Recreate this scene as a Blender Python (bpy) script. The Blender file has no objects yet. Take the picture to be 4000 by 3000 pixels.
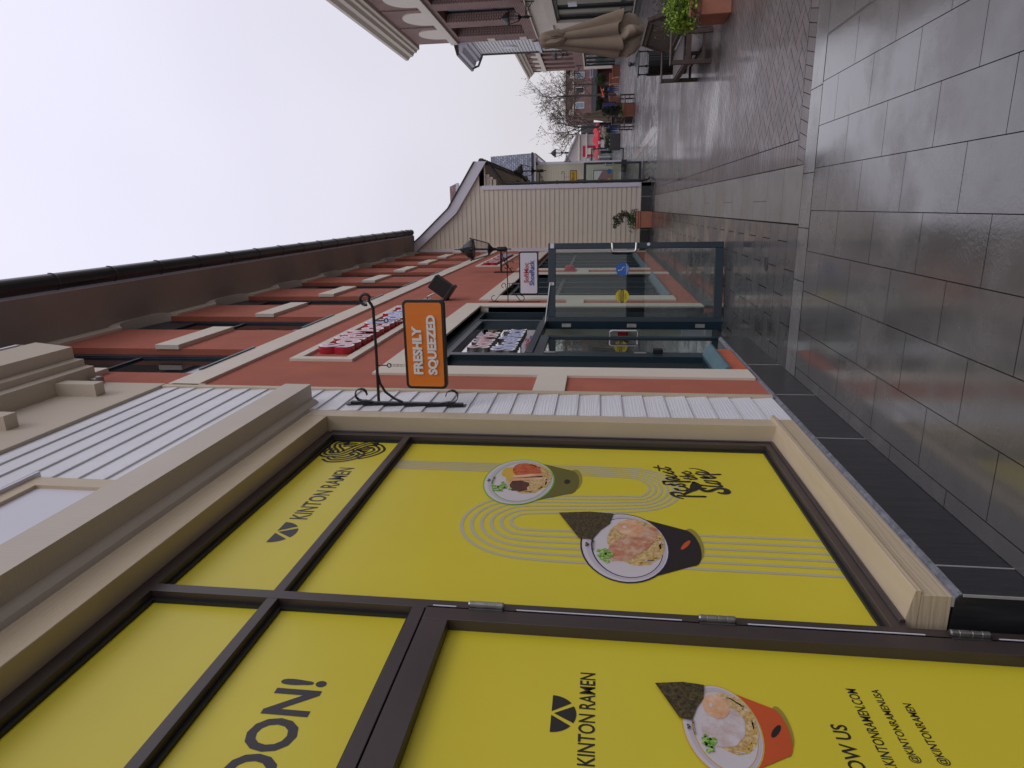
import bpy, bmesh, math, random
from mathutils import Vector, Matrix, Euler
random.seed(7)
sc = bpy.context.scene
COL = sc.collection
# ---------------------------------------------------------------- camera
cam_d = bpy.data.cameras.new('camera'); cam = bpy.data.objects.new('camera', cam_d); COL.objects.link(cam)
cam_d.sensor_fit = 'HORIZONTAL'; cam_d.sensor_width = 36.0; cam_d.lens = 23.04
cam_d.clip_start = 0.05; cam_d.clip_end = 2000
RX = Vector((-0.017396, 0.12679, -0.991777)); RY = Vector((0.965691, 0.25919, 0.016196)); RZ = Vector((0.259112, -0.957468, -0.126949))
cam.matrix_world = Matrix(((RX[0], RY[0], RZ[0], 0), (RX[1], RY[1], RZ[1], 0), (RX[2], RY[2], RZ[2], 1.6), (0, 0, 0, 1)))
sc.camera = cam
# ---------------------------------------------------------------- overcast sky + weak veiled sun
w = bpy.data.worlds.new('World'); sc.world = w; w.use_nodes = True
nt = w.node_tree; nt.nodes.clear()
out = nt.nodes.new('ShaderNodeOutputWorld'); bg = nt.nodes.new('ShaderNodeBackground')
sky = nt.nodes.new('ShaderNodeTexSky'); sky.sky_type = 'NISHITA'; sky.sun_disc = False
sky.sun_elevation = math.radians(48); sky.sun_rotation = math.radians(60); sky.air_density = 1.5; sky.dust_density = 4
mul = nt.nodes.new('ShaderNodeVectorMath'); mul.operation = 'SCALE'; mul.inputs['Scale'].default_value = 0.06
nt.links.new(sky.outputs[0], mul.inputs[0])
tc = nt.nodes.new('ShaderNodeTexCoord'); sep = nt.nodes.new('ShaderNodeSeparateXYZ'); nt.links.new(tc.outputs['Generated'], sep.inputs[0])
rmp = nt.nodes.new('ShaderNodeValToRGB'); nt.links.new(sep.outputs['Z'], rmp.inputs[0])
e = rmp.color_ramp.elements
e[0].position = 0.0; e[0].color = (.66, .635, .665, 1)
e[1].position = 1.0; e[1].color = (.90, .89, 1.08, 1)
x = e.new(.18); x.color = (.71, .69, .76, 1)
x = e.new(.45); x.color = (.73, .715, .83, 1)
x = e.new(.7); x.color = (.85, .84, 1.0, 1)
nz = nt.nodes.new('ShaderNodeTexNoise'); nz.inputs['Scale'].default_value = 1.6; nz.inputs['Detail'].default_value = 3; nz.inputs['Roughness'].default_value = .45
nt.links.new(tc.outputs['Generated'], nz.inputs['Vector'])
mr = nt.nodes.new('ShaderNodeMapRange'); mr.inputs['From Min'].default_value = .3; mr.inputs['From Max'].default_value = .7
mr.inputs['To Min'].default_value = .90; mr.inputs['To Max'].default_value = 1.08; nt.links.new(nz.outputs['Fac'], mr.inputs['Value'])
sc2 = nt.nodes.new('ShaderNodeVectorMath'); sc2.operation = 'SCALE'
nt.links.new(rmp.outputs[0], sc2.inputs[0]); nt.links.new(mr.outputs[0], sc2.inputs['Scale'])
mx = nt.nodes.new('ShaderNodeMix'); mx.data_type = 'RGBA'; mx.inputs['Factor'].default_value = .06
nt.links.new(sc2.outputs[0], mx.inputs['A']); nt.links.new(mul.outputs[0], mx.inputs['B'])
nt.links.new(mx.outputs['Result'], bg.inputs[0]); bg.inputs[1].default_value = 1.0
nt.links.new(bg.outputs[0], out.inputs[0])
sd = bpy.data.lights.new('sun', 'SUN'); sun = bpy.data.objects.new('sun', sd); COL.objects.link(sun)
sd.energy = 0.5; sd.angle = math.radians(25); sd.color = (1, .97, .93)
sun.rotation_euler = Euler((math.radians(42), 0, math.radians(60)), 'XYZ')
sun['label'] = 'weak sun behind the cloud'
sc.view_settings.view_transform = 'Standard'; sc.view_settings.look = 'None'; sc.view_settings.exposure = 0.08; sc.view_settings.gamma = 1
try: sc.view_settings.use_curve_mapping = False
except Exception: pass

# ---------------------------------------------------------------- helpers
def base_off(o):
    v = Vector((0, 0, 0))
    while o is not None:
        v = v + o.location; o = o.parent
    return v
class B:
    """collects shapes given in world coordinates, links them as ONE mesh object"""
    def __init__(s): s.v = []; s.f = []; s.m = []; s.k = 0
    def face(s, pts):
        n = len(s.v); s.v += [tuple(p) for p in pts]; s.f.append(tuple(range(n, n + len(pts)))); s.m.append(s.k); return s
    def box(s, x0, x1, y0, y1, z0, z1):
        n = len(s.v)
        s.v += [(x, y, z) for x in (x0, x1) for y in (y0, y1) for z in (z0, z1)]
        for q in ((0, 1, 3, 2), (4, 6, 7, 5), (0, 4, 5, 1), (2, 3, 7, 6), (0, 2, 6, 4), (1, 5, 7, 3)):
            s.f.append(tuple(n + i for i in q)); s.m.append(s.k)
        return s
    def prism(s, pts, vec):
        n = len(s.v); c = len(pts); vec = Vector(vec)
        s.v += [tuple(p) for p in pts] + [tuple(Vector(p) + vec) for p in pts]
        s.f.append(tuple(n + i for i in range(c))[::-1]); s.m.append(s.k)
        s.f.append(tuple(n + c + i for i in range(c))); s.m.append(s.k)
        for i in range(c):
            j = (i + 1) % c; s.f.append((n + i, n + j, n + c + j, n + c + i)); s.m.append(s.k)
        return s
    def loft(s, rings, caps=True, closed=True):
        n = len(s.v); c = len(rings[0])
        for r in rings: s.v += [tuple(p) for p in r]
        for a in range(len(rings) - 1):
            for i in range(c if closed else c - 1):
                j = (i + 1) % c
                s.f.append((n + a * c + i, n + a * c + j, n + (a + 1) * c + j, n + (a + 1) * c + i)); s.m.append(s.k)
        if caps:
            s.f.append(tuple(n + i for i in range(c))[::-1]); s.m.append(s.k)
            q = n + (len(rings) - 1) * c; s.f.append(tuple(q + i for i in range(c))); s.m.append(s.k)
        return s
    def tube(s, pts, r, n=8, caps=True, flat=1.0):
        pts = [Vector(p) for p in pts]; rings = []
        up = None
        for i, p in enumerate(pts):
            t = (pts[min(i + 1, len(pts) - 1)] - pts[max(i - 1, 0)])
            if t.length < 1e-9: t = Vector((0, 0, 1))
            t.normalize()
            if up is None:
                up = Vector((0, 0, 1)) if abs(t.z) < .9 else Vector((1, 0, 0))
            a = t.cross(up)
            if a.length < 1e-6: a = t.cross(Vector((0, 1, 0)))
            a.normalize(); b = a.cross(t); b.normalize(); up = b
            rr = r[i] if isinstance(r, (list, tuple)) else r
            rings.append([p + a * (math.cos(2 * math.pi * k / n) * rr) + b * (math.sin(2 * math.pi * k / n) * rr * flat) for k in range(n)])
        return s.loft(rings, caps)
    def bar(s, a, b, wx, wz, up=(0, 0, 1)):
        """square bar from a to b, wx across, wz thick"""
        a = Vector(a); b = Vector(b); t = (b - a).normalized(); up = Vector(up)
        x = t.cross(up)
        if x.length < 1e-5: x = t.cross(Vector((1, 0, 0)))
        x.normalize(); y = x.cross(t).normalized()
        q = [x * (i * wx / 2) + y * (j * wz / 2) for i, j in ((-1, -1), (1, -1), (1, 1), (-1, 1))]
        return s.loft([[a + k for k in q], [b + k for k in q]])
    def lathe(s, c, prof, n=16, axis='z'):
        c = Vector(c); rings = []
        for r, h in prof:
            ring = []
            for k in range(n):
                u = math.cos(2 * math.pi * k / n) * r; v = math.sin(2 * math.pi * k / n) * r
                ring.append(c + (Vector((u, v, h)) if axis == 'z' else Vector((h, u, v)) if axis == 'x' else Vector((u, h, v))))
            rings.append(ring)
        return s.loft(rings)
    def disc(s, c, r, ax='x', n=24, ry=None):
        ry = ry or r; P = []
        for k in range(n):
            u = math.cos(2 * math.pi * k / n) * r; v = math.sin(2 * math.pi * k / n) * ry
            P.append((c[0], c[1] + u, c[2] + v) if ax == 'x' else (c[0] + u, c[1], c[2] + v) if ax == 'y' else (c[0] + u, c[1] + v, c[2]))
        return s.face(P)
    def ball(s, c, r, sub=2, jit=0, sz=1.0):
        bm = bmesh.new(); bmesh.ops.create_icosphere(bm, subdivisions=sub, radius=r)
        n = len(s.v)
        for v in bm.verts:
            k = 1 + random.uniform(-jit, jit); s.v.append((c[0] + v.co.x * k, c[1] + v.co.y * k, c[2] + v.co.z * k * sz))
        for f in bm.faces: s.f.append(tuple(n + v.index for v in f.verts)); s.m.append(s.k)
        bm.free(); return s
    def leaf(s, c, size, up=.5):
        a = Vector((random.gauss(0, 1), random.gauss(0, 1), random.gauss(0, 1))).normalized()
        b = a.cross(Vector((random.gauss(0, 1), random.gauss(0, 1), random.gauss(0, 1) + .01))).normalized()
        c = Vector(c); l = size * random.uniform(.6, 1.3)
        return s.face([c - a * l * .5, c + b * l * .28, c + a * l * .5, c - b * l * .28])
    def stroke(s, x, pts, wid=None):
        """flat brush stroke in the plane X=x; points (y,z,w)"""
        # smooth resample
        P = []
        n = len(pts)
        for i in range(n - 1):
            p0 = pts[max(i - 1, 0)]; p1 = pts[i]; p2 = pts[i + 1]; p3 = pts[min(i + 2, n - 1)]
            for t in (0, .2, .4, .6, .8):
                P.append(tuple(.5 * ((2 * p1[k]) + (-p0[k] + p2[k]) * t + (2 * p0[k] - 5 * p1[k] + 4 * p2[k] - p3[k]) * t * t + (-p0[k] + 3 * p1[k] - 3 * p2[k] + p3[k]) * t ** 3) for k in range(3)))
        P.append(tuple(pts[-1]))
        L = []; R = []
        for i, p in enumerate(P):
            a = P[max(i - 1, 0)]; b = P[min(i + 1, len(P) - 1)]
            dy = b[0] - a[0]; dz = b[1] - a[1]; l = math.hypot(dy, dz) or 1; wd = (wid or p[2]) / 2
            L.append((x, p[0] - dz / l * wd, p[1] + dy / l * wd)); R.append((x, p[0] + dz / l * wd, p[1] - dy / l * wd))
        for i in range(len(P) - 1): s.face([L[i], R[i], R[i + 1], L[i + 1]])
        for p in (P[0], P[-1]): s.disc((x, p[0], p[1]), (wid or p[2]) / 2, 'x', 10)
        return s
    def build(s, name, mats, parent=None, smooth=False, recalc=True, bevel=0, bs=1, label=None):
        if not isinstance(mats, (list, tuple)): mats = [mats]
        off = base_off(parent)
        me = bpy.data.meshes.new(name); me.from_pydata([tuple(Vector(p) - off) for p in s.v], [], s.f)
        for m in mats: me.materials.append(m)
        me.polygons.foreach_set('material_index', s.m)
        if recalc:
            bm = bmesh.new(); bm.from_mesh(me); bmesh.ops.recalc_face_normals(bm, faces=bm.faces); bm.to_mesh(me); bm.free()
        if smooth: me.polygons.foreach_set('use_smooth', [True] * len(me.polygons))
        me.update()
        o = bpy.data.objects.new(name, me); COL.objects.link(o)
        if parent: o.parent = parent
        if bevel:
            md = o.modifiers.new('bevel', 'BEVEL'); md.width = bevel; md.segments = bs; md.limit_method = 'ANGLE'; md.angle_limit = .7
        if smooth:
            try: md = o.modifiers.new('es', 'EDGE_SPLIT'); md.split_angle = math.radians(40)
            except Exception: pass
        if label: o['label'] = label
        return o
def thing(name, label, cat, loc=(0, 0, 0), group=None, rz=0):
    o = bpy.data.objects.new(name, None); COL.objects.link(o); o.location = loc; o.rotation_euler = (0, 0, rz)
    o.empty_display_size = .2; o['label'] = label; o['category'] = cat
    if group: o['group'] = group
    return o
def tag(o, label, cat, group=None):
    o['label'] = label; o['category'] = cat
    if group: o['group'] = group
    return o
def struct(b, name, m, **k):
    o = b.build(name, m, **k); o['kind'] = 'structure'; return o
def dup(root, loc, rz=None, label=None, scale=None):
    r = root.copy(); COL.objects.link(r); r.location = loc
    if rz is not None: r.rotation_euler = (0, 0, rz)
    if scale: r.scale = (scale,) * 3
    if label: r['label'] = label
    for ch in list(root.children):
        c = ch.copy(); COL.objects.link(c); c.parent = r
        for g in list(ch.children):
            d = g.copy(); COL.objects.link(d); d.parent = c
    return r

# ---------------------------------------------------------------- materials
def nodes(name):
    m = bpy.data.materials.new(name); m.use_nodes = True; t = m.node_tree
    return m, t, t.nodes['Principled BSDF'], t.nodes, t.links
def pos(t, scale=(1, 1, 1), rot=(0, 0, 0), use='geo'):
    g = t.nodes.new('ShaderNodeNewGeometry') if use == 'geo' else t.nodes.new('ShaderNodeTexCoord')
    mp = t.nodes.new('ShaderNodeMapping'); mp.inputs['Scale'].default_value = scale; mp.inputs['Rotation'].default_value = rot
    t.links.new(g.outputs['Position' if use == 'geo' else 'Object'], mp.inputs[0]); return mp.outputs[0]
def noise(t, vec, scale, detail=4, rough=.55):
    n = t.nodes.new('ShaderNodeTexNoise'); n.inputs['Scale'].default_value = scale; n.inputs['Detail'].default_value = detail; n.inputs['Roughness'].default_value = rough
    t.links.new(vec, n.inputs['Vector']); return n.outputs['Fac']
def mrange(t, v, a, b, c, d):
    m = t.nodes.new('ShaderNodeMapRange'); m.inputs['From Min'].default_value = a; m.inputs['From Max'].default_value = b
    m.inputs['To Min'].default_value = c; m.inputs['To Max'].default_value = d; t.links.new(v, m.inputs['Value']); return m.outputs[0]
def rgb(c, k=1): return (c[0] * k, c[1] * k, c[2] * k, 1)
def mixc(t, f, a, b, mode='MIX'):
    m = t.nodes.new('ShaderNodeMix'); m.data_type = 'RGBA'; m.blend_type = mode
    if hasattr(f, 'default_value') or hasattr(f, 'links'): t.links.new(f, m.inputs['Factor'])
    else: m.inputs['Factor'].default_value = f
    for s, v in (('A', a), ('B', b)):
        if isinstance(v, tuple): m.inputs[s].default_value = v
        else: t.links.new(v, m.inputs[s])
    return m.outputs['Result']
def bump(t, h, strength, dist, p):
    b = t.nodes.new('ShaderNodeBump'); b.inputs['Strength'].default_value = strength; b.inputs['Distance'].default_value = dist
    t.links.new(h, b.inputs['Height']); t.links.new(b.outputs[0], p.inputs['Normal']); return b
def mat(name, c, rough=.6, var=.08, sc_=3, bmp=0, bsc=80, bd=.002, spec=.5, metal=0, stretch=(1, 1, 1), coat=0, dirt=0):
    m, t, p, N, L = nodes(name)
    v = pos(t, stretch)
    n = noise(t, v, sc_)
    col = mixc(t, mrange(t, n, .3, .7, 0, 1), rgb(c, 1 - var), rgb(c, 1 + var))
    if dirt:
        n2 = noise(t, pos(t, (1, 1, .25)), 2.5, 6, .65)
        col = mixc(t, mrange(t, n2, .5, .8, 0, dirt), col, rgb(c, .45))
    L.new(col, p.inputs['Base Color'])
    p.inputs['Roughness'].default_value = rough; p.inputs['Metallic'].default_value = metal; p.inputs['Specular IOR Level'].default_value = spec
    if coat: p.inputs['Coat Weight'].default_value = coat; p.inputs['Coat Roughness'].default_value = .08
    if bmp: bump(t, noise(t, v, bsc, 6, .65), bmp, bd, p)
    return m
def grainmat(name, c, axis='y', rough=.45, amp=.5):
    """painted fibre-cement board with pressed cathedral wood grain"""
    m, t, p, N, L = nodes(name)
    sx = {'y': (1, .55, 7), 'x': (.55, 1, 7), 'z': (1, 7, .55)}[axis]
    g = N.new('ShaderNodeNewGeometry'); v = pos(t, sx)
    wv = N.new('ShaderNodeTexWave'); wv.wave_type = 'RINGS'; wv.rings_direction = 'Y' if axis == 'y' else 'X' if axis == 'x' else 'Z'
    wv.inputs['Scale'].default_value = 2.2; wv.inputs['Distortion'].default_value = 9; wv.inputs['Detail'].default_value = 3; wv.inputs['Detail Scale'].default_value = 1.4
    L.new(v, wv.inputs['Vector'])
    n = noise(t, pos(t), 2, 4)
    L.new(mixc(t, mrange(t, n, .3, .7, 0, 1), rgb(c, .95), rgb(c, 1.04)), p.inputs['Base Color'])
    p.inputs['Roughness'].default_value = rough
    bump(t, wv.outputs['Fac'], amp, .0022, p)
    return m
def flatc(name, c, rough=.35, spec=.5): return mat(name, c, rough, .03, 5, spec=spec)
def glassmat(name, tint=(.82, .88, .86), refl=.12, rough=.01):
    m = bpy.data.materials.new(name); m.use_nodes = True; t = m.node_tree; t.nodes.clear()
    o = t.nodes.new('ShaderNodeOutputMaterial'); tr = t.nodes.new('ShaderNodeBsdfTransparent'); tr.inputs[0].default_value = rgb(tint)
    gl = t.nodes.new('ShaderNodeBsdfGlossy'); gl.inputs['Roughness'].default_value = rough
    lw = t.nodes.new('ShaderNodeLayerWeight'); lw.inputs[0].default_value = .5
    pw = t.nodes.new('ShaderNodeMath'); pw.operation = 'POWER'; pw.inputs[1].default_value = 4; t.links.new(lw.outputs['Facing'], pw.inputs[0])
    ad = t.nodes.new('ShaderNodeMath'); ad.operation = 'MULTIPLY_ADD'; ad.inputs[1].default_value = .75; ad.inputs[2].default_value = refl; t.links.new(pw.outputs[0], ad.inputs[0])
    mx = t.nodes.new('ShaderNodeMixShader'); t.links.new(ad.outputs[0], mx.inputs[0]); t.links.new(tr.outputs[0], mx.inputs[1]); t.links.new(gl.outputs[0], mx.inputs[2])
    t.links.new(mx.outputs[0], o.inputs[0]); return m
def darkglass(name, c=(.012, .018, .022), rough=.03):
    m, t, p, N, L = nodes(name)
    p.inputs['Base Color'].default_value = rgb(c); p.inputs['Roughness'].default_value = rough; p.inputs['IOR'].default_value = 1.65
    bump(t, noise(t, pos(t), 1.3, 1), .12, .01, p)
    return m
def brickmat(name, axis, c1=(.19, .065, .05), c2=(.27, .10, .08), mortar=(.40, .36, .33), w=.21, h=.075, rough=.85, ms=.012, zr=0):
    m, t, p, N, L = nodes(name)
    g = N.new('ShaderNodeNewGeometry'); s = N.new('ShaderNodeSeparateXYZ'); L.new(g.outputs['Position'], s.inputs[0])
    cb = N.new('ShaderNodeCombineXYZ')
    if axis == 'auto':
        ad = N.new('ShaderNodeMath'); ad.operation = 'ADD'; L.new(s.outputs['X'], ad.inputs[0]); L.new(s.outputs['Y'], ad.inputs[1]); L.new(ad.outputs[0], cb.inputs[0])
    else: L.new(s.outputs[{'y': 'Y', 'x': 'X', 'xy': 'X'}[axis]], cb.inputs[0])
    L.new(s.outputs['Z'] if axis != 'xy' else s.outputs['Y'], cb.inputs[1])
    b = N.new('ShaderNodeTexBrick'); L.new(cb.outputs[0], b.inputs['Vector'])
    b.inputs['Color1'].default_value = rgb(c1); b.inputs['Color2'].default_value = rgb(c2); b.inputs['Mortar'].default_value = rgb(mortar)
    b.inputs['Scale'].default_value = 1; b.inputs['Mortar Size'].default_value = ms; b.inputs['Brick Width'].default_value = w; b.inputs['Row Height'].default_value = h
    b.inputs['Bias'].default_value = -.2
    n = noise(t, pos(t), 1.2, 5)
    L.new(mixc(t, .8, b.outputs['Color'], mixc(t, mrange(t, n, .3, .7, 0, 1), (.75, .75, .75, 1), (1.15, 1.12, 1.1, 1)), 'MULTIPLY'), p.inputs['Base Color'])
    p.inputs['Roughness'].default_value = rough
    inv = N.new('ShaderNodeMath'); inv.operation = 'SUBTRACT'; inv.inputs[0].default_value = 1; L.new(b.outputs['Fac'], inv.inputs[1])
    bump(t, inv.outputs[0], .6, .006, p)
    return m
def pavemat(name, c, var=.16, rough=(.18, .5), wet=.5, hue=(1, 1, 1), speck=.25, puddle=1.6, bmp=.25, lo=.42, hi=.6):
    """wet stone or brick paving: tone changes stone by stone, water film changes the gloss"""
    m, t, p, N, L = nodes(name)
    g = N.new('ShaderNodeNewGeometry'); P = pos(t)
    ri = mrange(t, g.outputs['Random Per Island'], 0, 1, 0, 1)
    col = mixc(t, ri, rgb(c, 1 - var), (c[0] * hue[0] * (1 + var), c[1] * hue[1] * (1 + var), c[2] * hue[2] * (1 + var), 1))
    fine = noise(t, P, 160, 3, .7)
    col = mixc(t, mrange(t, fine, .4, .75, 0, speck), col, rgb(c, 2.1))
    blot = noise(t, P, 5, 6, .6)
    col = mixc(t, mrange(t, blot, .35, .65, 0, .45), col, rgb(c, .62))
    wetn = noise(t, P, puddle, 5, .6)
    wf = mrange(t, wetn, lo, hi, 0, 1)
    col = mixc(t, wf, col, mixc(t, .5, col, rgb(c, .55)))
    L.new(col, p.inputs['Base Color'])
    L.new(mrange(t, wf, 0, 1, rough[1], rough[0]), p.inputs['Roughness'])
    L.new(mrange(t, wf, 0, 1, wet * .45, wet), p.inputs['Coat Weight']); p.inputs['Coat Roughness'].default_value = .11; p.inputs['Coat IOR'].default_value = 1.55
    ripple = noise(t, P, 55, 3, .6)
    rp = N.new('ShaderNodeMath'); rp.operation = 'MULTIPLY'; L.new(ripple, rp.inputs[0]); L.new(mrange(t, noise(t, P, 2.3, 4, .6), .42, .60, .12, 1.3), rp.inputs[1])
    bump(t, rp.outputs[0], bmp, .004, p)
    return m
def foliage(name, c, var=.5, rough=.5):
    m, t, p, N, L = nodes(name)
    g = N.new('ShaderNodeNewGeometry')
    L.new(mixc(t, g.outputs['Random Per Island'], rgb(c, 1 - var), (c[0] * (1 + var), c[1] * (1 + var), c[2] * (1 + var * .4), 1)), p.inputs['Base Color'])
    p.inputs['Roughness'].default_value = rough
    return m

M = {}
M['red'] = mat('red_stucco', (.42, .125, .078), .9, .10, 2.2, .75, 95, .006, dirt=.10)
M['red2'] = mat('orange_stucco', (.48, .12, .06), .9, .08, 6, .5, 95, .004)
M['cream'] = mat('cream_trim', (.69, .62, .52), .6, .03, 2, .15, 50, .002, dirt=.04)
M['brownsoffit'] = mat('brown_soffit', (.36, .30, .255), .85, .05, 2, .15, 60, .002)
M['beige'] = mat('beige_stucco', (.56, .485, .39), .85, .03, 2, .25, 180, .002)
M['tan'] = grainmat('tan_trim_board', (.53, .43, .29), 'y', .45, .35)
M['tanz'] = grainmat('tan_trim_upright', (.53, .44, .31), 'z', .45, .2)
M['hood'] = grainmat('hood_board', (.54, .475, .39), 'z', .5, .3)
M['whsiding'] = grainmat('white_siding', (.72, .72, .75), 'y', .42, .5)
M['whpanel'] = mat('white_panel', (.68, .67, .74), .5, .02, 2)
M['mull'] = mat('dark_brown_aluminium', (.050, .036, .034), .38, .12, 4, spec=.6)
M['mulldk'] = mat('rubber_gasket', (.012, .013, .015), .5, .1)
M['granite'] = mat('black_granite', (.024, .024, .027), .30, .25, 60, .5, 14, .004, spec=.55, stretch=(1, 1, .12))
M['granlip'] = mat('granite_lip', (.15, .155, .18), .55, .4, 26, .3, 60, .002)
M['grout'] = mat('grout', (.34, .33, .32), .8, .1, 20)
M['yellow'] = mat('yellow_vinyl', (.67, .565, .032), .34, .02, 3, spec=.55)
M['ink'] = flatc('black_print', (.018, .015, .015), .42)
M['inkblue'] = flatc('grey_black_print', (.03, .028, .035), .42)
M['stripe'] = flatc('grey_stripe_print', (.47, .44, .33), .4)
M['steel'] = mat('brushed_steel', (.55, .53, .52), .28, .08, 20, metal=1)
M['dullsteel'] = mat('dull_steel', (.30, .29, .28), .4, .15, 20, metal=1)
M['teal'] = mat('dark_teal_aluminium', (.008, .026, .038), .33, .1, 4, spec=.6)
M['tealsill'] = mat('teal_sill', (.07, .15, .18), .35, .15, 6)
M['black'] = mat('black_iron', (.012, .012, .013), .38, .2, 20, .2, 60, .001)
M['gutter'] = mat('black_gutter', (.022, .022, .024), .32, .15, 6, spec=.6)
M['glass'] = glassmat('clear_glass', (.80, .85, .83), .05)
M['lampglass'] = glassmat('lamp_glass', (.93, .93, .93), .07, .05)
M['dglass'] = darkglass('dark_window_glass')
M['mglass'] = darkglass('shop_glass', (.03, .038, .038), .02)
M['orange'] = mat('orange_sign_face', (.76, .20, .022), .35, .04, 3, stretch=(6, 1, 1))
M['white'] = flatc('white_paint', (.78, .77, .80), .35)
M['signface'] = mat('white_sign_face', (.74, .73, .80), .4, .015, 2)
M['softred'] = flatc('red_print', (.50, .02, .045), .35)
M['softblue'] = flatc('blue_print', (.02, .05, .30), .35)
M['paleRed'] = flatc('pale_red_face', (.70, .32, .35), .3)
M['paleBlue'] = flatc('pale_blue_face', (.26, .33, .66), .3)
M['sidered'] = flatc('red_letter_side', (.45, .02, .04), .3)
M['siding'] = mat('cream_siding', (.66, .59, .48), .6, .03, 2, .2, 120, .001)
M['siding2'] = mat('yellow_siding', (.60, .56, .43), .6, .03, 2)
M['whtrim'] = mat('white_trim', (.70, .68, .76), .5, .02, 2)
M['shingle_grey'] = brickmat('grey_shingle', 'x', (.16, .18, .22), (.42, .44, .50), (.07, .07, .09), .22, .16, ms=.018)
M['shingle_red'] = brickmat('red_shingle', 'x', (.16, .07, .065), (.30, .15, .14), (.06, .05, .05), .25, .13, ms=.018)
M['brickY'] = brickmat('brick_wall', 'auto')
M['brickFar'] = brickmat('far_brick_wall', 'x', (.17, .06, .05), (.24, .09, .075), (.3, .26, .24))
M['sheen'] = glassmat('sky_reflecting_glass', (.5, .55, .55), .55)
M['terra'] = mat('terracotta', (.40, .155, .095), .65, .08, 6, .15, 80, .002, dirt=.2)
M['wood'] = mat('weathered_dark_wood', (.085, .062, .052), .55, .2, 6, .3, 40, .002, stretch=(1, 6, 1))
M['canvas'] = mat('khaki_canvas', (.205, .155, .11), .9, .10, 3, .3, 300, .001, dirt=.25)
M['canvas_in'] = mat('khaki_canvas_inner', (.28, .22, .165), .9, .08, 3)
M['tile'] = pavemat('wet_grey_tile', (.125, .121, .116), .09, (.15, .28), .9, speck=.25, puddle=1.1, bmp=.30, lo=.40, hi=.52)
M['kerb'] = pavemat('granite_kerb', (.16, .158, .152), .08, (.10, .3), .9, speck=.4, puddle=.8)
M['dpav'] = pavemat('dark_concrete_paver', (.075, .072, .07), .2, (.16, .4), .8, speck=.06, puddle=1.8, bmp=.2)
M['conc'] = pavemat('concrete_strip', (.20, .19, .17), .05, (.3, .55), .3, speck=.12, puddle=1)
M['brickpav'] = pavemat('clay_brick_paver', (.125, .104, .095), .22, (.25, .55), .45, (1.04, .95, .93), .15, .55, .3, .46, .64)
M['joint'] = mat('dark_joint', (.035, .032, .03), .9, .2, 30)
M['leafG'] = foliage('bright_leaves', (.115, .20, .020), .5)
M['leafD'] = foliage('dark_leaves', (.028, .055, .014), .5)
M['leafB'] = foliage('bronze_leaves', (.050, .050, .022), .6)
M['conifer'] = foliage('conifer_needles', (.012, .028, .012), .6)
M['twig'] = foliage('dry_twigs', (.10, .075, .05), .5, .8)
M['bark'] = mat('bark', (.075, .06, .055), .9, .2, 10)
M['dryleaf'] = foliage('dry_leaves', (.16, .12, .09), .5)
M['skin'] = flatc('skin', (.50, .30, .22), .6)
def cm(name, c, r=.8): return mat(name, c, r, .12, 8)

# lettering ----------------------------------------------------
def letters(s, x0, x1, z0, z1, plane, name='lettering', m=None, parent=None, facing='x', ext=0, off=0.0, skew=0, track=1.0, round_=False, rim=None):
    """text as a mesh; facing 'x': lies in plane X=plane, reads along +Y, faces +X.  facing 'y': in plane Y=plane, reads along +X, faces -Y"""
    cu = bpy.data.curves.new('t', 'FONT'); cu.body = s; cu.size = 1; cu.extrude = ext; cu.offset = off; cu.space_character = track; cu.resolution_u = 3
    cu.align_x = 'LEFT'
    o = bpy.data.objects.new('t', cu); COL.objects.link(o); bpy.context.view_layer.update()
    me = bpy.data.meshes.new_from_object(o.evaluated_get(bpy.context.evaluated_depsgraph_get()))
    bpy.data.objects.remove(o); bpy.data.curves.remove(cu)
    xs = [v.co.x for v in me.vertices]; ys = [v.co.y for v in me.vertices]
    ax, bx, ay, by = min(xs), max(xs), min(ys), max(ys); offv = base_off(parent)
    for v in me.vertices:
        u = (v.co.x - ax) / (bx - ax); t = (v.co.y - ay) / (by - ay)
        h = x0 + u * (x1 - x0) + skew * t; zz = z0 + t * (z1 - z0); d = v.co.z
        p = Vector((plane + d, h, zz)) if facing == 'x' else Vector((h, plane - d, zz))
        v.co = p - offv
    me.materials.clear(); ms = m if isinstance(m, (list, tuple)) else [m]
    for q in ms: me.materials.append(q)
    if len(ms) > 1:
        me.update()
        for f in me.polygons:
            nrm = f.normal; f.material_index = 0 if abs(nrm.x if facing == 'x' else nrm.y) > .7 else 1
    me.name = name
    ob = bpy.data.objects.new(name, me); COL.objects.link(ob)
    if parent: ob.parent = parent
    return ob

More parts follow.
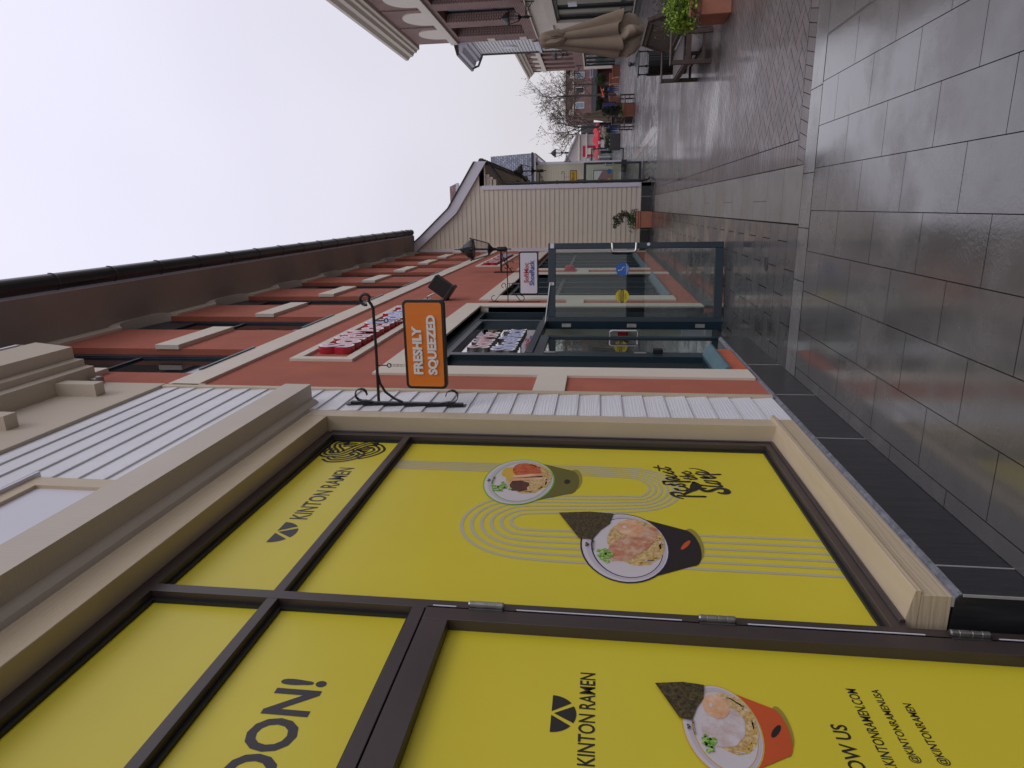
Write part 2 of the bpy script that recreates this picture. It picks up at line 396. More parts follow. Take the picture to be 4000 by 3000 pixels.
# outlines of the printed script and knot emblem in the plane of the poster (y, z, width)
SCRIPT=[[(3.387,1.1443,0.0155),(3.3836,1.0819,0.0155),(3.3864,1.0263,0.0155),(3.3872,1.0023,0.0155)],[(3.3512,1.1227,0.0077),(3.3643,1.1487,0.0112),(3.3892,1.1701,0.0155),(3.4159,1.1757,0.0186),(3.4284,1.164,0.0155),(3.4281,1.1416,0.013),(3.4163,1.1205,0.0124),(3.406,1.1087,0.0124)],[(3.4132,1.1041,0.0124),(3.4527,1.0729,0.0217),(3.4878,1.0457,0.0372),(3.5271,1.0308,0.0465),(3.5562,1.0306,0.0341),(3.5753,1.0357,0.0186)],[(3.475,1.1363,0.0118),(3.4808,1.1508,0.0118),(3.4629,1.1414,0.0118),(3.456,1.1139,0.0118),(3.4627,1.0905,0.0118),(3.48,1.0807,0.0118),(3.498,1.0898,0.0118),(3.5111,1.1035,0.0118),(3.5143,1.1223,0.0118)],[(3.5143,1.1223,0.0118),(3.5184,1.1026,0.0118),(3.5313,1.0924,0.0118),(3.5453,1.0994,0.0118),(3.546,1.1186,0.0118),(3.5292,1.1436,0.0118),(3.5254,1.1594,0.0118),(3.5391,1.1696,0.0118)],[(3.5841,1.0598,0.0149),(3.5808,1.1146,0.0149),(3.5756,1.1737,0.0149),(3.5754,1.205,0.0149)],[(3.5754,1.205,0.0105),(3.5409,1.2043,0.0105),(3.5318,1.1858,0.0105),(3.5442,1.1671,0.0105),(3.5405,1.154,0.0105)],[(3.6101,1.18,0.0112),(3.6,1.1516,0.0112),(3.6026,1.1219,0.0112),(3.6108,1.1141,0.0112),(3.6272,1.129,0.0112),(3.6358,1.1478,0.0112)],[(3.6101,1.18,0.0105),(3.6224,1.1848,0.0105),(3.6344,1.1638,0.0105),(3.621,1.1415,0.0105)],[(3.669,1.1803,0.0105),(3.6556,1.1557,0.0105),(3.6475,1.1307,0.0105),(3.6558,1.1238,0.0105),(3.6732,1.1319,0.0105),(3.6876,1.1464,0.0105),(3.6988,1.1693,0.0105)],[(3.7208,1.1915,0.0105),(3.7068,1.1686,0.0105),(3.7007,1.147,0.0105),(3.7123,1.1357,0.0105),(3.7302,1.1439,0.0105),(3.738,1.1655,0.0105)],[(3.7872,1.2411,0.0112),(3.7738,1.2051,0.0112),(3.758,1.1656,0.0112),(3.7623,1.1478,0.0112),(3.7835,1.1548,0.0112),(3.7931,1.1724,0.0112)],[(3.8172,1.2158,0.0081),(3.7349,1.2146,0.0081)],[(3.6312,1.0832,0.0099),(3.6256,1.0603,0.0099),(3.623,1.0312,0.0099),(3.6272,1.0131,0.0099),(3.642,1.0169,0.0099),(3.6503,1.0394,0.0099)],[(3.6383,1.0597,0.0081),(3.614,1.0481,0.0081)],[(3.6603,1.1015,0.0099),(3.6574,1.0761,0.0099),(3.6574,1.0464,0.0099),(3.657,1.0207,0.0099)],[(3.66,1.046,0.0087),(3.6739,1.0641,0.0087),(3.6812,1.0691,0.0087),(3.6809,1.0433,0.0087),(3.6784,1.0238,0.0087)],[(3.7154,1.069,0.0087),(3.7195,1.0825,0.0087),(3.7068,1.076,0.0087),(3.6985,1.051,0.0087),(3.7079,1.0328,0.0087),(3.726,1.0375,0.0087),(3.7354,1.0524,0.0087),(3.7397,1.065,0.0087)],[(3.4478,0.9206,0.0109),(3.4399,0.9072,0.0155),(3.4419,0.8846,0.0248),(3.4615,0.87,0.0279),(3.4891,0.8724,0.0248),(3.5016,0.8889,0.0186),(3.5017,0.9153,0.017),(3.483,0.9409,0.0186),(3.4619,0.9686,0.0217),(3.4644,0.9925,0.0217),(3.4866,1.0062,0.0186),(3.499,0.9987,0.0155),(3.4981,0.9818,0.0109)],[(3.5419,1.0,0.013),(3.5327,0.967,0.013),(3.5297,0.92,0.013),(3.5302,0.8877,0.013),(3.5581,0.8981,0.013),(3.5645,0.9085,0.013)],[(3.584,0.9649,0.0118),(3.5738,0.9415,0.0118),(3.5669,0.9081,0.0118),(3.5757,0.8913,0.0118),(3.5943,0.9035,0.0118),(3.6026,0.9214,0.0118)],[(3.6084,0.969,0.0118),(3.6063,0.9363,0.0118),(3.6018,0.9023,0.0118)],[(3.6525,0.9839,0.0118),(3.641,0.9699,0.0118),(3.6436,0.9402,0.0118),(3.6513,0.9096,0.0118),(3.662,0.9039,0.0118),(3.6755,0.9253,0.0118)],[(3.6619,0.9649,0.0186),(3.6586,0.9437,0.0186)],[(3.7839,1.034,0.0043),(3.7858,0.9991,0.0068),(3.7619,0.962,0.0105),(3.732,0.9364,0.0124),(3.7061,0.9324,0.0124)],[(3.7322,0.9965,0.0118),(3.7339,0.9761,0.0118),(3.7205,0.9481,0.0118)],[(3.7078,1.0038,0.0136),(3.694,0.9819,0.0136),(3.6974,0.9417,0.0136),(3.7074,0.8687,0.0136)]]
KNOT=[[(3.9364,3.3441,0.02),(3.9084,3.3681,0.02),(3.8571,3.3659,0.02),(3.8262,3.3339,0.02),(3.8294,3.2942,0.02),(3.8504,3.2425,0.02),(3.9216,3.2062,0.02),(3.9948,3.1687,0.02),(4.0525,3.124,0.02),(4.0616,3.0681,0.02)],[(4.0678,3.2778,0.02),(4.0532,3.3451,0.02),(4.0069,3.353,0.02),(3.955,3.3321,0.02),(3.9142,3.2964,0.02),(3.8812,3.28,0.02)],[(3.7707,3.3078,0.02),(3.7415,3.2709,0.02),(3.7455,3.2231,0.02),(3.7744,3.1662,0.02),(3.8264,3.1297,0.02),(3.8597,3.1293,0.02),(3.8828,3.1567,0.02),(3.8803,3.1874,0.02)],[(3.8028,3.1179,0.02),(3.84,3.0658,0.02),(3.8934,3.0277,0.02),(3.9454,3.0198,0.02),(4.0037,3.0585,0.02),(4.0181,3.1023,0.02)],[(4.012,3.2893,0.02),(4.0233,3.2609,0.02),(4.0179,3.2163,0.02)],[(3.9175,3.1503,0.02),(3.9363,3.1315,0.02),(3.9309,3.0913,0.02)]]

# ================================================================ GROUND
b = B(); b.face([(-60, -20, -.03), (120, -20, -.03), (120, 400, -.03), (-60, 400, -.03)]); struct(b, 'ground', M['joint'])
b = B()   # porcelain tiles .30 x .60, running along the shop, staggered
J = [-1.369, -1.281, -.972, -.664, -.36, -.057, .249, .547, .848, 1.153]
for i in range(len(J) - 1):
    x0, x1 = J[i], J[i + 1]; ph = (3.0, 3.28)[(i + (0 if i else 0)) % 2]
    y = ph - 8.4
    while y < 5.4:
        a, c = max(y, -5), min(y + .6, 5.405)
        if c > a + .01: b.face([(x0 + .0022, a + .0022, 0), (x1 - .0022, a + .0022, 0), (x1 - .0022, c - .0022, 0), (x0 + .0022, c - .0022, 0)])
        y += .6
for i in range(14):
    x0 = 1.165 + i * .304; y = (3.1, 3.4)[i % 2] - 8.4
    while y < 5.4:
        c = min(y + .6, 5.405)
        if c > y + .02: b.face([(x0 + .002, y + .002, .001), (x0 + .302, y + .002, .001), (x0 + .302, c - .002, .001), (x0 + .002, c - .002, .001)])
        y += .6
struct(b, 'tile_pavement', M['tile'], recalc=False)
b = B(); b.box(1.151, 1.1555, -5, 5.405, -.03, .004); b.box(1.159, 1.163, -5, 5.405, -.03, .006); struct(b, 'metal_joint_strip', M['dullsteel'])
b = B()
xs = [-1.369, -.60, -.19, .222, .832, 1.46, 2.1, 2.8, 3.6, 4.6, 6]
for i in range(len(xs) - 1): b.face([(xs[i] + .003, 5.413, 0), (xs[i + 1] - .003, 5.413, 0), (xs[i + 1] - .003, 5.685, 0), (xs[i] + .003, 5.685, 0)])
struct(b, 'granite_band', M['kerb'], recalc=False)
b = B()   # dark concrete pavers .46 x .29
y = 5.69; r = 0
while y < 21.62:
    x = -1.369 - (.23 if r % 2 else 0) - .1
    while x < -.17:
        a, c = max(x, -1.499), min(x + .46, -.172)
        if c > a + .02: b.face([(a + .004, y + .003, 0), (c - .004, y + .003, 0), (c - .004, y + .287, 0), (a + .004, y + .287, 0)])
        x += .46
    y += .29; r += 1
y = 19.95; r = 0
while y < 40:   # wet pavers round the next shop
    x = -.17 - (.15 if r % 2 else 0); xr = 2.02 if y > 20.2 else 2.02
    while x < xr:
        a, c = max(x, -.168), min(x + .30, xr)
        if c > a + .02: b.face([(a + .007, y + .008, .001), (c - .007, y + .008, .001), (c - .007, y + .232, .001), (a + .007, y + .232, .001)])
        x += .30
    y += .24; r += 1
struct(b, 'dark_pavers', M['dpav'], recalc=False)
b = B()
y = 5.69
while y < 19.9:
    for a, c in ((-.165, .02), (.02, .292)) if int(y * 3) % 5 == 0 else ((-.165, .292),):
        b.face([(a + .002, y + .002, 0), (c - .002, y + .002, 0), (c - .002, y + .558, 0), (a + .002, y + .558, 0)])
    y += .56
struct(b, 'concrete_strip', M['conc'], recalc=False)
b = B()   # pale stone edging of the shop forecourt
y = 19.95
while y < 40:
    b.face([(2.03, y, .0), (2.36, y, .0), (2.36, y + .48, .0), (2.03, y + .48, .0)]); y += .5
struct(b, 'stone_edging', M['kerb'], recalc=False)
b = B()
def brick(x, y, w, h, z=0):
    g = .0035; b.face([(x + g, y + g, z), (x + w - g, y + g, z), (x + w - g, y + h - g, z), (x + g, y + h - g, z)])
y = 5.69
y = 5.89
while y < 19.85:      # soldier course beside the strip
    brick(.295, y, .20, .1); brick(.495, y, .14, .1) if 0 else None
    y += .1
x = .30
while x < 7.9:       # edging course against the granite band, set askew
    s = .05
    b.face([(x + .004, 5.69, 0), (x + .098, 5.69, 0), (x + .098 + s, 5.885, 0), (x + .004 + s, 5.885, 0)]); x += .1
b.face([(.296, 5.69, 0), (.302, 5.69, 0), (.348, 5.885, 0), (.296, 5.885, 0)])
# herringbone field
U = .1
def clipq(x0, y0, w_, h_, X0, X1, Y0, Y1):
    a, c, d, e_ = max(x0, X0), min(x0 + w_, X1), max(y0, Y0), min(y0 + h_, Y1)
    pass
R2 = math.sqrt(.5)
def clip_poly(P, X0, X1, Y0, Y1):
    for ax, lim, sg in ((0, X0, 1), (0, X1, -1), (1, Y0, 1), (1, Y1, -1)):
        Q = []
        for i in range(len(P)):
            p, q = P[i], P[(i + 1) % len(P)]; dp, dq = (p[ax] - lim) * sg, (q[ax] - lim) * sg
            if dp >= 0: Q.append(p)
            if dp * dq < 0: t_ = dp / (dp - dq); Q.append((p[0] + (q[0] - p[0]) * t_, p[1] + (q[1] - p[1]) * t_))
        P = Q
        if not P: return P
    return P
def herring(X0, X1, Y0, Y1):
    g = .003; n_ = int((X1 - X0 + Y1 - Y0) * R2 / U) + 4; m_ = int((Y1 - Y0) * R2 / U) + 4
    for j in range(-4, n_):
        for i in range(-m_, int((X1 - X0) * R2 / U) + 4):
            k = (i - j) % 4
            if k not in (0, 3): continue
            w_, h_ = (2 * U, U) if k == 0 else (U, 2 * U); u0, v0 = i * U, j * U; z = random.uniform(-.0006, .0006)
            cs = [(u0 + g, v0 + g), (u0 + w_ - g, v0 + g), (u0 + w_ - g, v0 + h_ - g), (u0 + g, v0 + h_ - g)]
            P = [(X0 + (u + v) * R2, Y0 + (v - u) * R2) for u, v in cs]
            if max(p[0] for p in P) < X0 or min(p[0] for p in P) > X1 or max(p[1] for p in P) < Y0 or min(p[1] for p in P) > Y1: continue
            P = clip_poly(P, X0 + .002, X1, Y0 + .002, Y1)
            if len(P) > 2: b.face([(p[0], p[1], z) for p in P])
herring(.497, 7.9, 5.89, 14.62)
herring(.497, 7.9, 14.70, 19.90)
struct(b, 'brick_paving', M['brickpav'], recalc=False)
b = B(); b.face([(2.37, 20.0, -.004), (60, 20.0, -.004), (60, 150, -.004), (2.37, 150, -.004)]); b.face([(-20, 40.1, -.004), (2.36, 40.1, -.004), (2.36, 150, -.004), (-20, 150, -.004)])
b.face([(7.95, -5, -.004), (30, -5, -.004), (30, 20, -.004), (7.95, 20, -.004)])
far = brickmat('far_brick_paving', 'xy', (.10, .082, .078), (.13, .105, .10), (.05, .045, .045), .2, .1, .6, .006)
fp = far.node_tree.nodes['Principled BSDF']; far.node_tree.links.new(mrange(far.node_tree, noise(far.node_tree, pos(far.node_tree, (1, .5, 1)), 1.2, 5, .6),   .42, .62, .6, .2), fp.inputs['Roughness'])
fp.inputs['Coat Weight'].default_value = .2; fp.inputs['Coat Roughness'].default_value = .2
struct(b, 'street_paving', far, recalc=False)
b = B()
for yy, a, c in ((14.625, .3, 7.9), (19.905, .3, 7.9), (26.5, 2.4, 9), (33.5, 2.4, 12), (42, -10, 14), (52, -10, 20), (64, -10, 25)): b.box(a, c, yy, yy + .07, -.03, .002)
struct(b, 'paving_joint_bands', M['kerb'])
b = B(); b.lathe((-.56, 6.62, 0), [(.001, .002), (.06, .002), (.062, .004), (.066, .004), (.068, -.01)], 20)
tag(b.build('drain_cap', M['granite']), 'round black drain cap set in the dark pavers', 'drain cover')

# ================================================================ RAMEN SHOP
G = -1.369; T = -1.381; FX = -1.489; PX = -1.535
shop = thing('ramen_shop', 'near shop with yellow ramen posters, tan window trim, black granite base and white siding', 'building', (-1.6, 2, 0))
b = B()          # solid body behind the face
b.box(-6, -1.60, -6, 4.87, 0, 6.2)
b.box(-1.60, -1.40, 4.305, 4.87, .25, 5.16); b.box(-1.60, -1.40, -6, 4.87, 3.56, 5.16)
b.build('wall', M['beige'], shop)
b = B(); b.prism([(-1.60, 2.262, 0), (G, 2.262, 0), (G, 2.262, .288), (-1.385, 2.262, .300), (-1.60, 2.262, .304)], (0, 4.90, 0)) if 0 else None
b.prism([(-1.60, 2.262, 0), (G, 2.262, 0), (G, 2.262, .278), (-1.374, 2.262, .290), (-1.398, 2.262, .304), (-1.60, 2.262, .304)], (0, 4.878, 0))
b.build('granite_base', M['granite'], shop)
b = B(); b.prism([(-1.3745, 2.265, .2905), (-1.3695, 2.265, .279), (-1.3672, 2.265, .280), (-1.3725, 2.265, .2935), (-1.397, 2.265, .3065), (-1.398, 2.265, .3045)], (0, 4.87, 0)); b.build('granite_lip', M['granlip'], shop)
b = B()
for yy in (2.46, 3.925, 4.878, 5.843): b.box(-1.372, -1.3655, yy, yy + .005, 0, .279)
b.box(-1.376, -1.366, 2.2585, 2.2625, .0, .28)
b.box(-1.42, -1.383, 2.262, 4.8, .304, .312)
b.build('grout_line', M['grout'], shop)
# white siding boards with lapped edges
b = B()
z = .318
while z < 5.14:
    top = min(z + .1565, 5.16)
    for y0, y1, lo in ((4.303, 4.812, 0), (-6, 4.303, 3.9)):
        if z >= lo - .12:
            zz = max(z, lo)
            b.prism([(-1.40, y0, zz), (-1.3755, y0, zz), (-1.3755, y0, zz + .012), (-1.387, y0, top + .004), (-1.40, y0, top + .004)], (0, y1 - y0, 0))
    z += .1565
b.build('siding', M['whsiding'], shop)
b = B(); b.box(-1.42, -1.366, 4.812, 4.868, .31, 5.16); b.build('corner_board', M['tanz'], shop, bevel=.002)
b = B(); b.box(-1.60, T, 4.175, 4.305, .425, 3.62); b.build('window_trim', M['tanz'], shop, bevel=.002)
b = B(); b.box(-1.60, T - .003, -6, 4.176, 3.468, 3.63); b.build('window_trim', M['tan'], shop, bevel=.002)
b = B(); b.prism([(-1.60, 2.262, .470), (-1.481, 2.262, .462), (-1.361, 2.262, .441), (-1.361, 2.262, .418), (-1.60, 2.262, .418)], (0, 2.08, 0)); b.box(-1.60, -1.379, 2.264, 4.306, .312, .4175)
b.build('window_sill', M['tan'], shop, bevel=.002)
b = B()
b.prism([(-1.60, -6, 3.95), (-1.236, -6, 3.90), (-1.236, -6, 3.70), (-1.345, -6, 3.70), (-1.352, -6, 3.675), (-1.37, -6, 3.655), (-1.395, -6, 3.645), (-1.40, -6, 3.62), (-1.60, -6, 3.62)], (0, 10.47, 0))
b.build('hood', M['hood'], shop)
b = B(); b.box(-1.40, -1.388, -6, 4.30, 3.608, 3.6195); b.build('metal_flashing', M['steel'], shop)
# upper stucco with stepped cornice
b = B(); b.box(-1.60, -1.362, -6, 4.872, 5.165, 6.2)
b.k = 0
b.prism([(-1.5, -6, 5.797), (-1.222, -6, 5.797), (-1.215, -6, 5.878), (-1.163, -6, 5.88), (-1.158, -6, 5.967), (-1.06, -6, 5.967), (-1.025, -6, 6.30), (-1.5, -6, 6.34)], (0, 10.88, 0))
b.build('cornice', M['beige'], shop)
b = B(); b.box(-1.55, -1.03, -6, 4.80, 6.34, 6.352); b.box(-1.034, -1.016, -6, 4.74, 6.315, 6.352); b.build('roof_flashing', M['whpanel'], shop)
for i in range(9):
    yy = 4.45 - .81 * i; b = B(); b.box(-1.40, -1.262, yy, yy + .10, 5.455, 5.80); b.build('bracket', M['beige'], shop, bevel=.002)
b = B()      # upstairs blank window with raised surround
b.box(-1.40, -1.355, -6, 2.93, 4.50, 4.585); b.box(-1.40, -1.355, 2.83, 2.93, 3.95, 4.4999)
f = b.build('upper_window', M['tan'], shop)
B().box(-1.40, -1.3745, -6, 2.83, 3.95, 4.5).build('pane', M['whpanel'], f)
B().box(-1.38, -1.335, -6, 2.96, 4.586, 4.602).build('ledge', M['whpanel'], f)
# ---- aluminium frame
fr = B()
fr.box(-1.60, FX, 4.093, 4.15, .50, 3.40); fr.box(-1.60, FX, 2.17, 2.221, 0, 3.405)
fr.box(-1.60, FX - .0007, 2.2211, 4.155, .466, .522); fr.box(-1.60, FX - .0005, -6, 4.155, 3.40, 3.466)
fr.box(-1.60, FX - .0015, 2.2211, 4.093, 2.848, 2.893); fr.box(-1.60, FX - .0015, -6, 2.1699, 2.848, 2.893); fr.box(-1.60, FX - .001, -6, 2.1699, 2.244, 2.294)
fr.box(-1.60, FX - .012, 4.15, 4.176, .46, 3.46)
fr.build('window_frame', M['mull'], shop, bevel=.0015)
g_ = B(); e1 = PX + .003
for (a, c, d, e_) in ((2.222, 4.092, .523, 2.847), (2.222, 4.092, 2.894, 3.399), (-6, 2.169, 2.295, 2.847), (-6, 2.169, 2.894, 3.399)):
    t_ = .017; k_ = PX + .014
    g_.box(PX, k_, a, c, d, d + t_); g_.box(PX, k_, a, c, e_ - t_, e_); g_.box(PX, k_, a, a + t_, d + t_, e_ - t_); g_.box(PX, k_, c - t_, c, d + t_, e_ - t_)
g_.build('rubber_gasket', M['mulldk'], shop)
b = B(); b.tube([(-1.486, 2.25, .474), (-1.486, 4.14, .474)], .011, 8); b.tube([(-1.4865, 4.158, .47), (-1.4865, 4.158, 3.43)], .006, 6); b.build('sealant_bead', M['mulldk'] if 0 else M['mull'], shop)
# ---- poster panels
def panel(name, y0, y1, z0, z1, lab=None):
    return B().box(-1.56, PX, y0, y1, z0, z1).build(name, M['yellow'], shop, label=lab)
p1 = panel('poster_panel', 2.20, 4.12, .50, 2.87, 'tall yellow poster of two ramen bowls and looping grey stripes')
p2 = panel('poster_panel', 2.20, 4.12, 2.875, 3.43, 'yellow transom poster with restaurant name and knot emblem')
p3 = panel('poster_panel', -6, 2.19, 2.27, 2.87, 'yellow transom poster with large lettering above the door')
p4 = panel('poster_panel', -6, 2.19, 2.875, 3.43, 'plain yellow top transom poster')
L1 = PX + .0012
def fan(b, cy, cz, r, x):
    for a0, a1, dy, dz in ((180, 232, -.07, 0), (243, 297, 0, -.10), (308, 360, .07, 0)):
        P = [(x, cy + dy * r * .2 + (0 if a0 == 243 else (-.0 if a0 == 180 else 0)), cz + dz * r)]
        if a0 == 180: P = [(x, cy - .10 * r, cz)]
        if a0 == 308: P = [(x, cy + .10 * r, cz)]
        for k in range(9):
            a = math.radians(a0 + (a1 - a0) * k / 8); P.append((x, cy + math.cos(a) * r, cz + math.sin(a) * r))
        b.face(P)
letters('KINTON RAMEN', 2.925, 3.62, 3.068, 3.168, L1, 'lettering', M['inkblue'], p2, off=.012)
b = B(); fan(b, 2.782, 3.165, .105, L1); b.build('emblem', M['inkblue'], p2, recalc=False)
b = B()
for s_ in KNOT:
    for o_ in ((-.034, 0, .034) if len(s_) > 3 else (-.028, 0, .028)):
        q = []
        for i, p in enumerate(s_):
            a = s_[max(i - 1, 0)]; c = s_[min(i + 1, len(s_) - 1)]; dy, dz = c[0] - a[0], c[1] - a[1]; l = math.hypot(dy, dz) or 1
            q.append((p[0] - dz / l * o_, p[1] + dy / l * o_, .018))
        b.stroke(L1 + .0003 * (KNOT.index(s_) % 3), q, .018)
b.build('knot_emblem', M['ink'], p2, recalc=False)
letters('SOON!', 1.255, 1.782, 2.481, 2.642, L1, 'lettering', M['inkblue'], p3, off=.028, track=1.02)
# bowls -----------------------------------------------------------
bm_ = {k: flatc('print_' + k, v, .4) for k, v in dict(bowlin=(.50, .45, .50), navy=(.012, .012, .05), blackbowl=(.018, .012, .012), green=(.16, .45, .035), olive=(.13, .12, .02), orangebowl=(.55, .085, .02), yolk=(.62, .40, .05), white=(.60, .55, .56)).items()}
def mott(name, a, c_, sc__, hi=.6):
    m, t, p, N, L = nodes(name); L.new(mixc(t, mrange(t, noise(t, pos(t), sc__, 5, .7), .4, hi, 0, 1), rgb(a), rgb(c_)), p.inputs['Base Color']); p.inputs['Roughness'].default_value = .4; return m
bm_['noodle'] = mott('print_noodles', (.70, .52, .24), (.42, .25, .09), 60)
bm_['nori'] = mott('print_nori', (.014, .012, .008), (.17, .12, .03), 70, .75)
bm_['pork'] = mott('print_pork', (.48, .17, .09), (.60, .40, .27), 22)
bm_['spicy'] = mott('print_spicy_meat', (.42, .045, .015), (.60, .16, .05), 40)
bm_['egg'] = mott('print_egg', (.62, .30, .14), (.75, .52, .34), 9)
bm_['chick'] = mott('print_chicken', (.62, .56, .56), (.52, .40, .37), 24)
bm_['scal'] = mott('print_scallion', (.05, .26, .015), (.45, .62, .16), 90)
bm_['wood'] = mott('print_mushroom', (.05, .012, .01), (.14, .04, .03), 50)
bm_['shade'] = flatc('print_grey_shade', (.30, .25, .035), .4)
NM = list(bm_)
def bowl(par, cy, cz, s, body, rim, top):
    """printed picture of a ramen bowl seen from above: flat layers on the poster"""
    b = B(); x = L1 + .0016
    def E(k, dy, dz, ry, rz, lay, n=28, a=0, jag=0):
        b.k = NM.index(k); P = []
        for i in range(n):
            t = 2 * math.pi * i / n; j = 1 + (random.uniform(-jag, jag)); u = math.cos(t) * ry * j; v = math.sin(t) * rz * j
            P.append((x + lay * .0004, cy + s * (dy + u * math.cos(a) - v * math.sin(a)), cz + s * (dz + u * math.sin(a) + v * math.cos(a))))
        b.face(P)
    E('shade', .14, -.99, .46, .13, -2)
    b.k = NM.index(body)
    P = [(x, cy - s, cz - .02 * s)]
    for i in range(15):
        t = math.pi + math.pi * i / 14; P.append((x, cy + s * (math.cos(t) * .52 + .03), cz - s * .90 + s * .17 * math.sin(t)))
    P.append((x, cy + s, cz - .02 * s)); b.face(P)
    if body == 'blackbowl': E('orangebowl', .08, -.87, .16, .035, 1, a=-.5)
    elif body == 'orangebowl': E('blackbowl', .02, -.86, .17, .05, 1, a=-.6)
    else: E('blackbowl', .02, -.86, .10, .055, 1)
    E(rim, 0, 0, 1.0, .635, 1, 40); E('white', 0, .0, .975, .61, 2, 40)
    E('bowlin', .0, -.02, .93, .57, 3, 40)
    E(rim, -.02, -.03, .86, .51, 4, 40); E('white', -.02, -.035, .845, .495, 5, 40)
    E('noodle', .12, -.17, .68, .41, 6, 30, 0, .03)
    if top == 'pork':
        E('pork', -.10, -.02, .42, .22, 8, 24, -.5, .05); E('pork', .14, -.22, .50, .20, 9, 24, -.45, .04); E('egg', .52, -.10, .26, .20, 10)
        E('white', .53, -.02, .05, .03, 11)
    elif top == 'spicy':
        E('yolk', .30, .20, .30, .15, 7, 20, .2, .12); E('spicy', .42, -.10, .38, .26, 8, 24, .3, .06); E('wood', -.25, -.02, .26, .18, 8, 16, .2, .18)
        b.k = NM.index('egg')
        for d in (0, .12): b.face([(x + .0036, cy + s * (-.05 + d), cz + s * .12), (x + .0036, cy + s * (.07 + d), cz + s * .14), (x + .0036, cy + s * (.22 + d), cz - s * .40), (x + .0036, cy + s * (.05 + d), cz - s * .44)])
    else:
        E('chick', .02, -.02, .48, .34, 8, 26, -.4, .05); E('egg', .46, .02, .28, .22, 10); E('white', .48, .10, .05, .03, 11)
    for i in range(26):
        E('scal', -.36 + random.gauss(0, .085) + (.05 if top == 'pork' else 0), .28 + random.gauss(0, .055), .045, .03, 12 + i % 4, 7, random.uniform(0, 3))
    for i in range(26):      # noodle strands round the edge
        t = random.uniform(3.3, 6.2); E('yolk' if i % 3 else 'white', .10 + .6 * math.cos(t), -.14 + .37 * math.sin(t), .09, .013, 8, 8, t + random.uniform(.8, 2.2))
    if top != 'spicy':
        b.k = NM.index('nori'); b.face([(x + .0056, cy + s * q[0], cz + s * q[1]) for q in ((.92, 1.0), (.12, .66), (.10, .46), (.40, .34), (.62, .20), (.96, .14), (1.0, .5))])
    b.build('ramen_bowl_picture', [bm_[k] for k in NM], par, recalc=False)
    letters('KINTON RAMEN', cy - .22 * s, cy + .10 * s, cz + .43 * s, cz + .475 * s, x + .0062, 'lettering', M['ink'], par, off=.01)
    b2 = B(); fan(b2, cy - .06 * s, cz + .56 * s, .055 * s, x + .0062); b2.build('emblem', M['ink'], par, recalc=False)
# stripes ribbon
b = B()
def ribbon(path):
    for k in range(6):
        f_ = (k / 5 - .5) * 2; q = []
        for i, p in enumerate(path):
            a = path[max(i - 1, 0)]; c = path[min(i + 1, len(path) - 1)]; dy, dz = c[0] - a[0], c[1] - a[1]; l = math.hypot(dy, dz) or 1
            q.append((p[0] - dz / l * p[2] * f_, p[1] + dy / l * p[2] * f_, .0105 + p[2] * .055))
        b.stroke(L1, q)
path = [(2.785, .515, .158), (2.785, 1.0, .155), (2.782, 1.5, .15), (2.782, 1.85, .14)]
for i in range(1, 8):
    t = math.pi - math.pi * i / 8; path.append((3.0 + .218 * math.cos(t), 1.90 + .24 * math.sin(t), .135 - .003 * i))
path += [(3.222, 1.85, .11), (3.24, 1.6, .10), (3.262, 1.42, .095)]
for i in range(1, 8):
    t = math.pi + math.pi * i / 8; path.append((3.475 + .213 * math.cos(t), 1.40 + .19 * math.sin(t), .085 - .001 * i))
path += [(3.69, 1.45, .072), (3.70, 1.9, .066), (3.703, 2.4, .06), (3.704, 2.855, .058)]
ribbon(path); b.build('stripe_print', M['stripe'], p1, recalc=False)
bowl(p1, 2.81, 1.455, .325, 'blackbowl', 'navy', 'pork')
bowl(p1, 3.514, 2.035, .325, 'olive', 'green', 'spicy')
b = B()
for i, s_ in enumerate(SCRIPT): b.stroke(L1 + .0009 + .0002 * (i % 3), [(y_, z_, w_ * 1.35) for y_, z_, w_ in s_])
b.build('script_lettering', M['ink'], p1, recalc=False)
# ---- door with poster
door = B()
door.box(-1.545, FX, 2.10, 2.1795, .02, 2.238); door.box(-1.545, FX, 1.20, 1.285, .02, 2.238); door.box(-1.545, FX - .0007, 1.285, 2.10, 2.138, 2.238); door.box(-1.545, FX - .0007, 1.285, 2.10, .02, .122)
door.box(-1.545, FX, .17, 1.193, .02, 2.238)
dr = door.build('door', M['mull'], shop, bevel=.0015)
pd = B().box(-1.545, PX, 1.25, 2.165, .06, 2.20).build('poster_panel', M['yellow'], dr, label='yellow door poster with ramen bowl and web address')
for a, c in ((1.936, 2.074), (1.076, 1.209), (.212, .347)):
    h = B(); zs = [a, a + .006, a + .03, a + .031, a + .062, a + .063, c - .062, c - .031, c - .03, c - .006, c]
    h.tube([(-1.476, 2.1865, z_) for z_ in zs], [.010, .0125, .0125, .0115, .0125, .0115, .0125, .0125, .0115, .0125, .010], 12); h.box(-1.489, -1.4845, 2.166, 2.186, a + .004, c - .004)
    h.build('hinge', M['dullsteel'], dr)
for a, c in ((2.123, 2.215), (1.269, 1.888), (.426, 1.033), (.02, .184)):
    B().box(-1.50, -1.4868, 2.1803, 2.1845, a, c).build('weather_strip', M['whpanel'], dr)
LP = PX + .0012
letters('KINTON RAMEN', 1.528, 1.916, 1.585, 1.637, LP, 'lettering', M['ink'], pd, off=.012)
b = B(); fan(b, 1.72, 1.722, .078, LP); b.build('emblem', M['ink'], pd, recalc=False)
letters('FOLLOW US', 1.47, 1.766, .831, .878, LP, 'lettering', M['ink'], pd, off=.016)
letters('WWW.KINTONRAMEN.COM', 1.515, 1.93, .744, .776, LP, 'lettering', M['ink'], pd, off=.010)
letters('@KINTONRAMENUSA', 1.640, 1.935, .666, .699, LP, 'lettering', M['ink'], pd, off=.010)
